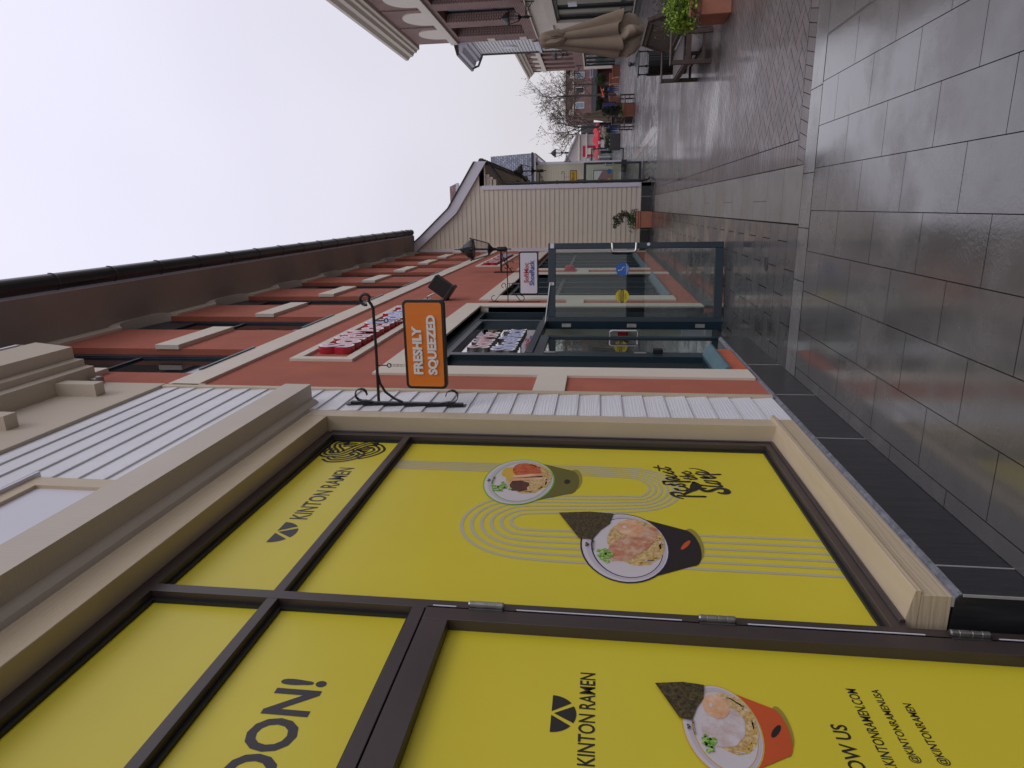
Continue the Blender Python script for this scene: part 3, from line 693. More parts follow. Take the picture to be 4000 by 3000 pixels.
letters('@KINTONRAMEN', 1.640, 1.880, .589, .624, LP, 'lettering', M['ink'], pd, off=.010)
bowl(pd, 1.712, 1.205, .185, 'orangebowl', 'yolk', 'chicken')

# ================================================================ RED STUCCO SHOE SHOP
red = thing('shoe_shop', 'long red stucco shop with cream trim, tall upper windows and black gutter', 'building', (-1.6, 13, 0))
W = -1.385; TR = -1.363
b = B()
def wall(y0, y1, z0, z1): b.box(-1.50, W, y0, y1, z0, z1)
S_ = [(5.35, 9.65, 3.54, 5.64, 9.375, 3.285), (10.07, 14.40, 3.43, 10.53, 14.12, 3.17), (15.10, 21.45, 3.45, 15.40, 21.15, 3.18)]
wall(4.87, 5.64, .30, 3.285); wall(9.375, 10.53, .0, 3.17); wall(14.12, 15.40, .0, 3.17); wall(21.15, 21.69, 0, 3.17)
wall(4.87, 9.50, 3.285, 5.0); wall(9.50, 21.69, 3.17, 5.0)
wall(5.64, 6.55, .30, .47)
for a, c in ((10.53, 14.12), (15.40, 21.15)): wall(a, c, .0, .47)
# upper piers
PK = [(6.33 + 2.125 * k, 7.44 + 2.125 * k) for k in range(-1, 8)]
for a, c in PK: b.box(-1.50, W, max(a, 4.876), min(c, 21.69), 5.0, 7.9)
b.build('wall', M['red'], red)
B().box(-6, -1.62, 4.87, 21.69, 4.9, 8.0).build('inner_wall', M['brownsoffit'], red) if 0 else None
b = B(); b.box(-6, -5.8, 4.88, 21.6, 0, 7.9); b.box(-6, -1.50, 21.6, 21.69, 0, 7.9); b.box(-5.8, -1.50, 4.88, 21.6, 3.6, 3.7); b.box(-5.8, -1.50, 4.88, 4.98, 0, 7.9); b.build('inner_wall', M['beige'], red)
b = B(); b.box(-1.40, TR + .004, 4.87, 21.69, 4.865, 5.135); b.box(-1.40, TR + .004, 4.87, 4.875, 4.8, 5.1); b.build('string_course', M['cream'], red, bevel=.002)
for k, (a, c) in enumerate(PK):
    a2 = 4.3 if k == 0 else a - .012
    b = B(); b.box(-1.39, -1.338, a2, min(c - .02, 21.66) if k else 5.28, 6.0, 6.27)
    b.build('plaque', M['cream'], red, bevel=.003)
# upper windows between piers
for k in range(len(PK) - 1):
    y0, y1 = PK[k][1], PK[k + 1][0]
    f = B(); fx = -1.452
    f.box(-1.55, fx, y0, y0 + .07, 5.135, 7.75); f.box(-1.55, fx, y1 - .10, y1, 5.135, 7.75); f.box(-1.55, fx, y0 + .07, y1 - .10, 5.135, 5.21); f.box(-1.55, fx - .004, y0 + .07, y1 - .10, 7.1, 7.75); f.box(-1.55, fx - .006, y0 + .07, y1 - .10, 6.36, 6.40)
    f.box(-1.55, fx - .01, y0 + .07, y0 + .1, 5.21, 7.1); f.box(-1.55, fx - .01, y1 - .13, y1 - .1, 5.21, 7.1)
    w_ = f.build('window', M['teal'], red)
    B().box(-1.56, -1.475, y0 + .07, y1 - .1, 5.2, 7.2).build('pane', M['dglass'], w_)
    s_ = B(); s_.prism([(-1.50, y0 + .02, 5.165), (-1.345, y0 + .02, 5.150), (-1.345, y0 + .02, 5.128), (-1.352, y0 + .02, 5.128), (-1.352, y0 + .02, 5.138), (-1.50, y0 + .02, 5.145)], (0, y1 - y0 - .04, 0)); s_.build('sill', M['tealsill'], w_)
# scalloped arch band under the eaves
b = B(); N_ = 16; rings = []
def zl(y):
    for k in range(len(PK) - 1):
        c = (PK[k][1] + PK[k + 1][0]) / 2; h = (PK[k + 1][0] - PK[k][1]) / 2 + .05
        u = abs(y - c) / h
        if u < 1: return 7.47 + .17 * math.sqrt(1 - u * u), math.sqrt(1 - u ** 4)
    return 7.47, 0
y = 4.2
ys = []
while y <= 21.69: ys.append(y); y += .035
for y in ys:
    z0, q = zl(y); xf = -1.352 + .034 * q
    rings.append([(-1.55, y, z0), (xf, y, z0), (xf, y, 7.66), (-1.55, y, 7.66)])
b.loft(rings); b.build('arch_band', M['cream'], red)
B().prism([(-1.60, 4.1, 7.655), (-.835, 4.1, 7.655), (-.835, 4.1, 7.70), (-1.60, 4.1, 7.75)], (0, 17.56, 0)).build('soffit', M['brownsoffit'], red)
b = B(); b.prism([(-.835, -6, 7.655), (-.825, -6, 7.655), (-.825, -6, 7.685), (-.79, -6, 7.70), (-.79, -6, 7.72), (-.835, -6, 7.72)], (0, 27.66, 0)); b.build('drip_edge', M['whtrim'], red)
B().prism([(-1.60, 4.1, 7.66), (-.84, 4.1, 7.66), (-.84, 4.1, 7.76), (-5.5, 4.1, 10.3), (-5.5, 4.1, 10.1), (-1.6, 4.1, 7.9)], (0, 17.5, 0)).build('roof', M['gutter'], red)
B().prism([(-1.60, -6, 7.655), (-.835, -6, 7.655), (-.835, -6, 7.70), (-1.60, -6, 7.75)], (0, 10.09, 0)).build('soffit', M['brownsoffit'], red)
b = B(); pr = []
for k in range(13):
    a = math.pi + math.pi * k / 12; pr.append((-.722 + .098 * math.cos(a), 7.742 + .098 * math.sin(a)))
P = [(x_, -6, z_) for x_, z_ in pr] + [(-.624, -6, 7.765), (-.634, -6, 7.765), (-.634, -6, 7.742)] + [(-.722 - .088 * math.cos(math.pi + math.pi * k / 12), -6, 7.742 + .088 * math.sin(math.pi + math.pi * k / 12)) for k in range(1, 12)] + [(-.81, -6, 7.742)]
b.prism(P, (0, 27.62, 0)); gt = b.build('gutter', M['gutter'], red)
yy = 4.0
while yy < 21.5:
    b = B(); pts = [(-.722 + .103 * math.cos(math.pi + math.pi * k / 14), yy, 7.744 + .103 * math.sin(math.pi + math.pi * k / 14)) for k in range(15)] + [(-.62, yy, 7.775)]
    b.tube(pts, .006, 5); yy += .92 if yy < 20 else .5
    b.build('gutter_bracket', M['gutter'], gt)
# trims: surrounds and cross pieces
for n_, (a, c, zt, ia, ic, iz) in enumerate(S_):
    b = B(); zb = .315 if n_ == 0 else .42
    b.box(-1.40, TR, a, ia, zb, zt); b.box(-1.40, TR, ic, c, .12, zt); b.box(-1.40, TR + .0015, ia, ic, iz, zt)
    b.box(-1.53, -1.386, ia - .02, ia - .001 + .001, zb, iz) ; b.box(-1.53, -1.3865, ic, ic + .02, .12, iz); b.box(-1.53, -1.387, ia, ic, iz, iz + .03)
    b.build('window_surround', M['cream'], red, bevel=.002)
for q in ((4.87, 5.35, 1.838, 2.088), (9.65, 10.07, 1.80, 2.06), (14.40, 15.10, 1.80, 2.06)): B().box(-1.40, TR - .002, *q).build('cross_band', M['cream'], red, bevel=.002)
b = B(); b.box(-1.40, -1.360, 9.375, 21.69, 0, .12); b.build('plinth', M['granite'], red)
# sign frames with raised lettering
def sign_frame(y0, y1, z0, z1, y_s):
    b = B(); t_ = .095
    b.box(-1.40, -1.357, y0, y1, z0, z0 + t_); b.box(-1.40, -1.357, y0, y1, z1 - t_, z1); b.box(-1.40, -1.357, y0, y0 + t_, z0 + t_, z1 - t_); b.box(-1.40, -1.357, y1 - t_, y1, z0 + t_, z1 - t_)
    f = b.build('sign_frame', M['cream'], red, bevel=.002)
    a = y0 + .34; w1 = (y1 - y0 - .62) * .44; w2 = (y1 - y0 - .62) * .52
    for txt, q, e_, body, face in (('SoftMoc', a, a + w1, 'sidered', 'paleRed'), ('ShoeRack', a + w1 + .08, a + w1 + .08 + w2, 'sidered', 'paleBlue')):
        letters(txt, q - .03, e_ + .03, z0 + .13, z1 - .13, -1.345, 'raised_letters', [M['white'], M[body]], f, ext=.035, off=.055)
        letters(txt, q, e_, z0 + .16, z1 - .16, -1.3085, 'lettering', M[face], f, off=.012)
sign_frame(5.83, 9.36, 3.90, 4.53, 6.16)
sign_frame(16.12, 20.2, 3.98, 4.60, 16.4)
# first shopfront bay ----------------------------------------------------
f = B(); x1 = -1.452; x0 = -1.56
f.box(x0, x1, 5.64, 5.70, .47, 3.285); f.box(x0, x1, 9.30, 9.375, 0, 3.285); f.box(x0, x1 - .001, 5.70, 9.30, 3.20, 3.285)
f.box(x0, x1, 6.50, 6.62, 0, 3.20); f.box(x0, x1, 8.60, 8.68, 0, 3.20); f.box(x0, x1 + .004, 6.62, 8.60, 2.262, 2.345); f.box(x0, x1 - .001, 5.70, 6.50, .47, .56); f.box(x0, x1 - .001, 5.70, 6.50, 3.10, 3.20)
f.box(x0, x1 - .006, 6.62, 8.60, 3.12, 3.20)
f.box(x0, x1 - .004, 8.68, 9.30, 2.26, 2.33); f.box(x0, x1 - .004, 8.68, 9.30, .0, .10)
sf = f.build('shopfront_frame', M['teal'], red, bevel=.003)
B().box(-1.52, -1.515, 5.70, 6.50, .56, 3.10).build('pane', M['mglass'], sf)
B().box(-1.52, -1.515, 6.62, 8.60, 2.345, 3.12).build('pane', M['sheen'], sf)
B().box(-1.52, -1.515, 8.68, 9.30, .10, 2.26).build('pane', M['glass'], sf); B().box(-1.52, -1.515, 8.68, 9.30, 2.33, 3.2).build('pane', M['glass'], sf)
b = B(); b.prism([(-1.56, 5.645, .56), (-1.44, 5.645, .545), (-1.355, 5.645, .50), (-1.34, 5.645, .478), (-1.34, 5.645, .46), (-1.36, 5.645, .46), (-1.56, 5.645, .47)], (0, .96, 0)); b.build('sill', M['tealsill'], red)
B().box(-1.50, -1.372, 5.64, 6.50, .307, .46).build('stall_riser', M['red2'], red)
# raised names standing in front of the sky-reflecting transom pane
tb = sf
for txt, a, c, z0, z1, side, face in (('SoftMoc', 6.98, 7.86, 2.80, 3.0, 'sidered', 'paleRed'), ('ShoeRack', 6.86, 8.1, 2.50, 2.72, 'softblue', 'paleBlue')):
    letters(txt, a - .03, c + .03, z0 - .03, z1 + .03, -1.495, 'raised_letters', [M['white'], M['dullsteel']], tb, ext=.02, off=.05)
    letters(txt, a, c, z0, z1, -1.474, 'lettering', M[face], tb, off=.012)
# closed door leaf
def leafdoor(b, w_, h_, st=.10, tr_=.10, br=.115, t_=.045):
    b.box(0, st, 0, t_, .012, h_); b.box(w_ - .075, w_, 0, t_, .012, h_); b.box(st, w_ - .075, .001, t_ - .001, h_ - tr_, h_); b.box(st, w_ - .075, .001, t_ - .001, .012, br)
b = B(); b.box(-1.50, -1.455, 6.625, 6.72, .012, 2.25); b.box(-1.50, -1.455, 7.53, 7.61, .012, 2.25); b.box(-1.50, -1.4555, 6.72, 7.53, 2.15, 2.25); b.box(-1.50, -1.4555, 6.72, 7.53, .012, .20)
cd = b.build('closed_door', M['teal'], red, bevel=.002)
B().box(-1.48, -1.475, 6.72, 7.53, .20, 2.15).build('pane', glassmat('door_glass', (.45, .5, .5), .28), cd)
b = B(); b.tube([(-1.455, 7.57, 1.13), (-1.40, 7.57, 1.13), (-1.39, 7.57, 1.145), (-1.39, 7.57, 1.43), (-1.40, 7.57, 1.445), (-1.455, 7.57, 1.445)], .0125, 8); b.build('door_handle', M['steel'], cd)
b = B(); b.box(-1.455, -1.41, 6.64, 6.72, .93, 1.03); b.build('lock_box', M['black'], cd, bevel=.004)
for z_ in (2.02, 1.1): b = B(); b.tube([(-1.447, 6.63, z_), (-1.447, 6.63, z_ + .12)], .012, 8); b.build('hinge', M['dullsteel'], cd)
# vestibule seen through the doorway
b = B(); b.box(-5.7, -1.60, 9.42, 9.5, 0, 3.6); b.box(-3.6, -3.5, 4.98, 9.42, 0, 3.6); b.build('vestibule_wall', mat('vestibule_paint', (.62, .62, .55), .7), red)
B().box(-3.5, -1.499, 4.98, 9.42, -.02, .002).build('vestibule_floor', mat('entrance_mat', (.10, .10, .105), .7, .2, 60, .3, 200), red)
b = B(); b.box(-1.56, -1.492, 6.62, 8.60, .002, .014); 
for i in range(14): b.box(-1.64 - .025 * i, -1.63 - .025 * i, 6.62, 8.60, .002, .010)
b.build('threshold', M['dullsteel'], red)
b = B(); b.box(-1.95, -1.62, 9.33, 9.42, .10, .42); b.box(-1.95, -1.62, 9.30, 9.41, .0, .10); tag(b.build('wall_heater', M['whpanel'], bevel=.004), 'white metal wall heater just inside the open glass door', 'heater')
b = B(); b.box(-1.86, -1.74, 9.36, 9.42, 1.16, 1.30); b.box(-1.84, -1.76, 9.33, 9.36, 1.18, 1.28); tag(b.build('fire_alarm_box', M['sidered'], bevel=.004), 'small red fire alarm box on the wall inside the open doorway', 'alarm')
# further shopfront bays
for (a, c, zt, cols) in ((10.53, 14.12, 3.17, (11.4, 12.35, 13.2)), (15.40, 21.15, 3.18, (16.2, 17.3, 18.3, 19.6, 20.4))):
    f = B(); f.box(x0, x1, a, a + .06, .47, zt); f.box(x0, x1, c - .07, c, .47, zt); f.box(x0, x1 - .001, a + .06, c - .07, zt - .09, zt); f.box(x0, x1 - .001, a + .06, c - .07, .47, .57); f.box(x0, x1 - .002, a + .06, c - .07, 2.26, 2.33)
    for y in cols: f.box(x0, x1 + .0005, y, y + .08, .47, zt - .09)
    sf2 = f.build('shopfront_frame', M['teal'], red, bevel=.002)
    B().box(-1.52, -1.515, a + .06, c - .07, .57, zt - .09).build('pane', M['mglass'], sf2)
    b = B(); b.prism([(-1.56, a, .56), (-1.44, a, .545), (-1.355, a, .50), (-1.34, a, .478), (-1.34, a, .46), (-1.56, a, .47)], (0, c - a, 0)); b.build('sill', M['tealsill'], red)
# ---- open glass door leaf (hinged on the shoe shop)
HB = Vector((-1.499, 8.603, 0)); ang = math.atan2(8.785 - 8.603, -.453 + 1.499)
def dl(b, name, m, par, **k):
    R = Matrix.Rotation(ang, 4, 'Z'); b.v = [tuple(R @ Vector(p) + HB) for p in b.v]; return b.build(name, m, par, **k)
b = B(); leafdoor(b, 1.06, 2.25); od = dl(b, 'open_door', M['teal'], red, bevel=.003)
dl(B().box(.10, .985, .020, .026, .115, 2.15), 'pane', M['glass'], od)
b = B(); b.tube([(1.047, 0, 1.11), (1.047, -.05, 1.11), (1.045, -.065, 1.112), (.955, -.075, 1.118), (.938, -.075, 1.13), (.935, -.075, 1.15), (.935, -.075, 1.38), (.938, -.075, 1.40), (.955, -.075, 1.415), (1.045, -.065, 1.42), (1.047, -.05, 1.422), (1.047, 0, 1.422)], .0165, 10); dl(b, 'door_handle', M['steel'], od, smooth=True)
b = B(); b.lathe((1.032, -.012, .954), [(.001, -.004), (.018, -.004), (.022, .002), (.022, .014)], 16, 'y'); dl(b, 'lock', M['whpanel'], od)
b = B(); b.box(.995, 1.058, -.003, 0, 2.175, 2.225); dl(b, 'tag', M['whpanel'], od)
b = B(); b.tube([(.53, -.02, 2.19), (.535, -.03, 2.215), (.50, -.035, 2.225), (.02, -.10, 2.275), (-.12, -.16, 2.30)], .009, 6); b.box(.515, .55, -.02, 0, 2.17, 2.23); dl(b, 'closer_arm', M['steel'], od)
for z_ in (.22, 1.09, 1.94): dl(B().box(-.035, .012, -.006, .002, z_, z_ + .12), 'hinge', M['dullsteel'], od)
for kx, kc, nm in ((.719, (.02, .12, .42), 'blue'), (.372, (.62, .50, .02), 'yellow')):
    b = B(); b.disc((kx, .0195, 1.277), .088, 'y', 32); st_ = dl(b, 'sticker', flatc(nm + '_sticker', kc, .5), od, recalc=False, label='round %s sticker with writing' % nm)
    def lt(s, x0_, x1_, z0_, z1_, m, off=.01):
        o = letters(s, x0_, x1_, z0_, z1_, 0, 'lettering', m, None, facing='y', off=off); R = Matrix.Rotation(ang, 4, 'Z')
        for v in o.data.vertices: v.co = R @ (v.co + Vector((0, .0185, 0))) + HB - base_off(st_)
        o.parent = st_
    if nm == 'blue':
        lt('ACTIVATE SWITCH', kx - .070, kx + .070, 1.222, 1.236, M['white']); lt('TO OPERATE', kx - .042, kx + .042, 1.204, 1.217, M['white'])
        b = B(); ring = [(kx - .004 + .024 * math.cos(t / 10), .0185, 1.272 + .024 * math.sin(t / 10)) for t in range(-28, 20, 3)]; b.tube(ring, .0035, 4, flat=.2); b.bar((kx - .012, .0185, 1.315), (kx - .006, .0185, 1.285), .006, .002, (0, 1, 0)); b.bar((kx - .006, .0185, 1.285), (kx + .022, .0185, 1.283), .006, .002, (0, 1, 0)); b.bar((kx + .022, .0185, 1.283), (kx + .032, .0185, 1.255), .006, .002, (0, 1, 0)); b.disc((kx - .013, .0185, 1.328), .008, 'y', 12)
        dl(b, 'wheelchair_symbol', M['white'], st_)
    else:
        b = B(); b.face([(kx - .088, .0190, 1.258), (kx + .088, .0190, 1.258), (kx + .088, .0190, 1.300), (kx - .088, .0190, 1.300)]); dl(b, 'band', M['ink'], st_, recalc=False)
        lt('AUTOMATIC', kx - .068, kx + .068, 1.308, 1.326, M['ink']); lt('CAUTION', kx - .072, kx + .072, 1.266, 1.292, flatc('yellow_print', (.7, .58, .03)), .02); lt('DOOR', kx - .034, kx + .034, 1.226, 1.246, M['ink'])

# ================================================================ hanging signs
def hang_sign(yy, label, facemat, rows, geo, style):
    (px0, px1, pz0, pz1), zarm, xend = geo
    g = thing('hanging_sign', label, 'shop sign', (W, yy, zarm), 'shop signs hung from iron wall brackets')
    b = B()
    if style == 'scroll':
        b.box(-1.372, -1.355, yy - .016, yy + .016, 2.55, 3.39); b.box(-1.378, -1.371, yy - .03, yy + .03, 2.53, 3.42)
        b.tube([(-1.35, yy, 3.18), (-1.0, yy, 3.172), (-.665, yy, 3.172), (-.645, yy, 3.18), (-.615, yy, 3.20)] + [(-.605 + .038 * math.cos(t / 10), yy, 3.225 + .038 * math.sin(t / 10)) for t in range(-10, 38, 4)], .011, 8)
        b.tube([(-1.355, yy, 3.00), (-1.33, yy, 3.06), (-1.28, yy, 3.125), (-1.22, yy, 3.158), (-1.15, yy, 3.172)], .009, 6)
        for zz, sg in ((3.31, 1), (2.63, -1)):
            pts = [(-1.36, yy, zz - sg * .09), (-1.35, yy, zz - sg * .03)] + [(-1.305 + .045 * math.cos(t), yy, zz + sg * .045 * math.sin(t)) for t in [math.pi * (1 - i / 6) for i in range(10)]]
            R_ = []
            for p in pts: R_.append([(p[0] - .004, p[1] - .016, p[2]), (p[0] + .005, p[1] - .016, p[2]), (p[0] + .005, p[1] + .016, p[2]), (p[0] - .004, p[1] + .016, p[2])])
            b.loft(R_)
        b.lathe((-1.362, yy, 3.28), [(.001, 0), (.012, 0), (.010, .008), (.001, .010)], 8, 'x'); b.lathe((-1.362, yy, 2.78), [(.001, 0), (.012, 0), (.010, .008), (.001, .010)], 8, 'x')
    else:
        b.box(-1.384, -1.374, yy - .012, yy + .012, 2.46, 3.245)
        b.tube([(-1.375, yy, 2.95), (-.60, yy, 2.955)], .008, 6)
        for sg in (1, -1):
            z0 = 2.953
            b.tube([(-1.372, yy, z0 + sg * .20), (-1.33, yy, z0 + sg * .17), (-1.25, yy, z0 + sg * .10), (-1.20, yy, z0 + sg * .04), (-1.175, yy, z0 + sg * .012), (-1.15, yy, z0 + sg * .03)] + [(-1.135 + .035 * math.cos(t), yy, z0 + sg * (.055 + .035 * math.sin(t))) for t in [-.9 + i * .55 for i in range(8)]], .0055, 6)
            b.tube([(-1.372, yy, z0 + sg * .14), (-1.368, yy, z0 + sg * .19)] + [(-1.325 + .042 * math.cos(t), yy, z0 + sg * (.215 + .038 * math.sin(t))) for t in [math.pi + .3 - i * .55 for i in range(8)]], .0055, 6)
    b.build('wall_bracket', M['black'], g)
    for hx in (px0 + .165, px1 - .15):
        c = B(); c.tube([(hx, yy, zarm), (hx, yy, zarm - .075)], .0045, 6)
        c.tube([(hx + .0 + .014 * math.cos(t), yy, zarm - .09 + .014 * math.sin(t)) for t in [i * .7 for i in range(10)]], .0045, 6); c.build('ring_bolt', M['black'], g)
        c = B(); z1 = zarm - .10
        while z1 > pz1 + .02:
            c.tube([(hx + .008 * math.cos(t), yy + .004, z1 - .014 + .018 * math.sin(t)) for t in [i * .8 for i in range(9)]], .0022, 5); z1 -= .026
        c.tube([(hx, yy, z1 + .01), (hx, yy, pz1 - .003)], .002, 5); c.build('chain_link', M['steel'], g)
    def rr(x0_, x1_, z0_, z1_, r_, y_, d_):
        P = []
        for cx, cz, a0 in ((x1_ - r_, z1_ - r_, 0), (x0_ + r_, z1_ - r_, 90), (x0_ + r_, z0_ + r_, 180), (x1_ - r_, z0_ + r_, 270)):
            for k in range(7): a = math.radians(a0 + 15 * k); P.append((cx + r_ * math.cos(a), y_, cz + r_ * math.sin(a)))
        return P
    b = B(); b.prism(rr(px0, px1, pz0, pz1, .035, yy - .022, 0), (0, .044, 0)); bo = b.build('sign_board', M['black'], g, bevel=.003)
    b = B(); b.prism(rr(px0 + .020, px1 - .020, pz0 + .020, pz1 - .020, .02, yy - .0245, 0), (0, .0025, 0)); fa = b.build('sign_face', facemat, bo, bevel=0)
    for txt, x0_, x1_, z0_, z1_, m_, off, halo in rows:
        if halo:
            letters(txt, x0_ - .008, x1_ + .008, z0_ - .008, z1_ + .008, yy - .0252, 'lettering_edge', halo, bo, facing='y', off=.055)
            letters(txt, x0_ - .0045, x1_ + .0045, z0_ - .0045, z1_ + .0045, yy - .0262, 'lettering_edge', M['white'], bo, facing='y', off=.04)
            letters(txt, x0_, x1_, z0_, z1_, yy - .0272, 'lettering', m_, bo, facing='y', off=.018)
        else:
            letters(txt, x0_, x1_, z0_, z1_, yy - .030, 'lettering', [m_, m_], bo, facing='y', off=off, ext=.003)
    return g
hang_sign(4.453, 'orange hanging sign reading FRESHLY SQUEEZED on a scrolled black bracket', M['orange'],
    [('FRESHLY', -1.135, -.79, 2.822, 2.892, M['white'], .045, None), ('SQUEEZED', -1.138, -.71, 2.708, 2.785, M['white'], .045, None)], ((-1.246, -.604, 2.655, 2.955), 3.172, 0), 'scroll')
hang_sign(9.896, 'white hanging sign with red and blue shoe shop name', M['signface'],
    [('SoftMoc', -1.085, -.80, 2.628, 2.695, M['softred'], 0, M['softred']), ('ShoeRack', -1.125, -.76, 2.545, 2.615, M['softblue'], 0, M['softblue'])], ((-1.268, -.626, 2.48, 2.772), 2.953, 0), 'thin')

# ================================================================ lanterns
def lantern(label, loc, rz=0, s=1.0, group='iron wall lanterns'):
    g = thing('wall_lantern', label, 'lantern', (0, 0, 0), group)
    b = B(); b.prism([(0, -.045, -.24), (.03, -.045, -.22), (.03, -.045, .22), (0, -.045, .24)], (0, .09, 0)); b.box(.0, .5, -.02, .02, .055, .095)
    def sc_(cx, cz, r, a0, n, st): return [(cx + r * (1 - .05 * i) * math.cos(a0 + i * st), 0, cz + r * (1 - .05 * i) * math.sin(a0 + i * st)) for i in range(n)]
    b.tube(sc_(.13, -.03, .075, 1.2, 12, -.5), .010, 6); b.tube(sc_(.28, .0, .06, 2.2, 12, -.5), .009, 6); b.tube([(.03, 0, -.16), (.10, 0, -.10), (.2, 0, -.02), (.33, 0, .03), (.42, 0, .05)], .010, 6); b.tube(sc_(.07, -.15, .04, -1, 9, .5), .008, 6)
    b.build('bracket', M['black'], g)
    b = B(); b.lathe((.515, 0, 0), [(.002, -.16), (.018, -.13), (.008, -.10), (.012, -.07), (.045, -.05), (.055, -.02), (.05, .05), (.052, .06), (.048, .16), (.03, .17), (.035, .24), (.06, .28), (.10, .31), (.128, .33), (.128, .345), (.002, .345)], 14); b.build('post', M['black'], g, smooth=True)
    b = B()
    z0, z1, r0, r1 = .335, .70, .125, .225
    for k in range(4):
        a = math.pi / 2 * k; c, d = math.cos(a), math.sin(a)
        b.bar((.515 + c * r0, d * r0, z0), (.515 + c * r1, d * r1, z1), .022, .022, (c, d, 0))
        a2 = a + math.pi / 2; c2, d2 = math.cos(a2), math.sin(a2)
        b.bar((.515 + c * r1, d * r1, z1), (.515 + c2 * r1, d2 * r1, z1), .02, .035); b.bar((.515 + c * r0, d * r0, z0 + .012), (.515 + c2 * r0, d2 * r0, z0 + .012), .018, .025)
        b.prism([(.515 + c * (r1 - .01) - d * .02, d * (r1 - .01) + c * .02, z1 - .01), (.515 + c * (r1 + .035), d * (r1 + .035), z1 + .05), (.515 + c * (r1 - .01) + d * .02, d * (r1 - .01) - c * .02, z1 - .01)], (-c * .02, -d * .02, .03))
    b.build('cage', M['black'], g)
    b = B()
    for k in range(4):
        a = math.pi / 2 * k; a2 = a + math.pi / 2; r0_, r1_ = r0 - .008, r1 - .008
        b.face([(.515 + math.cos(a) * r0_, math.sin(a) * r0_, z0), (.515 + math.cos(a2) * r0_, math.sin(a2) * r0_, z0), (.515 + math.cos(a2) * r1_, math.sin(a2) * r1_, z1), (.515 + math.cos(a) * r1_, math.sin(a) * r1_, z1)])
    b.build('glass_panel', M['lampglass'], g, recalc=False)
    b = B(); b.lathe((.515, 0, 0), [(.215, .69), (.215, .715), (.205, .76), (.18, .82), (.135, .875), (.10, .90), (.098, .915), (.075, .93), (.045, .965), (.03, .985), (.022, 1.0), (.008, 1.015), (.018, 1.035), (.006, 1.06), (.012, 1.08), (.001, 1.14)], 10); b.build('dome_cap', M['black'], g)
    g.location = loc; g.rotation_euler = (0, 0, rz); g.scale = (s, s, s)
    return g
L0 = lantern('large black iron lantern on the red stucco wall above the second hanging sign', (W, 14.61, 3.655))
def lant(loc, rz, label, s=1.0): return dup(L0, loc, rz, label, s)
lant((.74, 24.2, 3.62), 0, 'black lantern half hidden behind the cream siding corner and downpipe', 1.0)
lant((2.60, 41.2, 3.50), 0, 'black lantern standing out against the sky at the far siding corner')
lant((8.0, 29.2, 4.55), math.pi, 'black lantern at the picture edge on the near brick building', 1.1)
lant((9.5, 44.0, 3.62), math.pi, 'black lantern on the white sided house above the umbrella', 1.0)
lant((11.88, 62.6, 3.5), math.pi, 'black lantern at the far corner of the small brick building', 1.15)
# flood light on the red wall above the orange sign
g = thing('flood_light', 'black box flood light on the red wall just above the orange sign', 'flood light', (W, 10.1, 4.2))
b = B(); R = Matrix.Translation((-1.17, 10.15, 4.05)) @ Matrix.Rotation(.63, 4, 'Y')
b.box(-.115, .115, -.10, .10, -.185, .155); b.box(-.135, .135, -.12, .12, -.205, -.150)
b.v = [tuple(R @ Vector(p)) for p in b.v]; b.build('lamp_housing', M['black'], g, bevel=.008)
b = B(); b.tube([(W, 10.15, 4.28), (-1.33, 10.15, 4.27), (-1.28, 10.15, 4.16)], .012, 6); b.box(W - .01, W + .02, 10.09, 10.21, 4.22, 4.34); b.build('arm', M['dullsteel'], g)
b = B(); b.prism([(-1.362, 4.69, 5.765), (-1.20, 4.69, 5.80), (-1.19, 4.69, 5.84), (-1.22, 4.69, 5.87), (-1.362, 4.69, 5.87)], (0, .16, 0)) if 0 else b.box(-1.38, -1.30, 4.76, 4.86, 5.70, 5.77)
tag(b.build('alarm_light', M['dullsteel'], bevel=.01), 'small grey metal wall light tucked under the beige cornice', 'light')
b = B(); b.lathe((-1.32, 15.0, 2.22), [(.001, -.05), (.09, -.05), (.11, -.02), (.11, .03), (.08, .05), (.001, .06)], 14, 'x'); b.box(-1.39, -1.34, 14.9, 15.12, 2.1, 2.34)
tag(b.build('fire_bell', M['sidered']), 'red fire bell on the red wall seen through the open glass door', 'bell')

# ================================================================ CREAM SIDING SHOP (faces the camera)
sd_ = thing('siding_shop', 'cream clapboard shop with white raked eaves and black granite base facing the camera', 'building', (0, 21.7, 0))
def gablex(z):  # right limit of the wall under the rake
    if z < 5.33: return .70
    if z < 6.22: return 1.47 - 1.58 * (z - 5.165) / 1.035
    return -.11 - 1.15 * (z - 6.20) / 1.33
b = B(); z = .30
while z < 9.2:
    t_ = z + .1507
    xr = gablex(z) if z < 5.3 else gablex(z)
    xt = gablex(t_) if z > 5.3 else xr
    y = 21.7
    b.prism([(0, y, z), (0, y + .016, t_), (0, y + .1, t_), (0, y + .1, z)], (.0001, 0, 0)) if 0 else None
    # each board: front face tilted, lower edge proud
    P0 = [(-5, y, z), (xr, y, z), (xt, y + .018, t_), (-5, y + .018, t_)]
    b.face(P0); b.face([(-5, y, z), (xr, y, z), (xr, y + .03, z), (-5, y + .03, z)])
    z = t_
b.box(-5, .69, 21.73, 36, .0, 5.30); b.prism([(-5, 21.73, 5.3), (.69, 21.73, 5.3), (.69, 21.73, 5.5), (-.1, 21.73, 6.2), (-2.8, 21.73, 9.2), (-5, 21.73, 9.2)], (0, 14, 0))
b.build('wall', M['siding'], sd_, recalc=False)
b = B(); b.box(-5, .705, 21.690, 21.80, 0, .285); b.box(.60, .71, 21.69, 36, 0, .285); b.build('granite_base', M['granite'], sd_)
b = B()
for x in (.28, -.74): b.box(x, x + .012, 21.686, 21.70, 0, .285)
b.box(-5, .705, 21.685, 21.71, .285, .297)
b.build('grout_line', M['grout'], sd_)
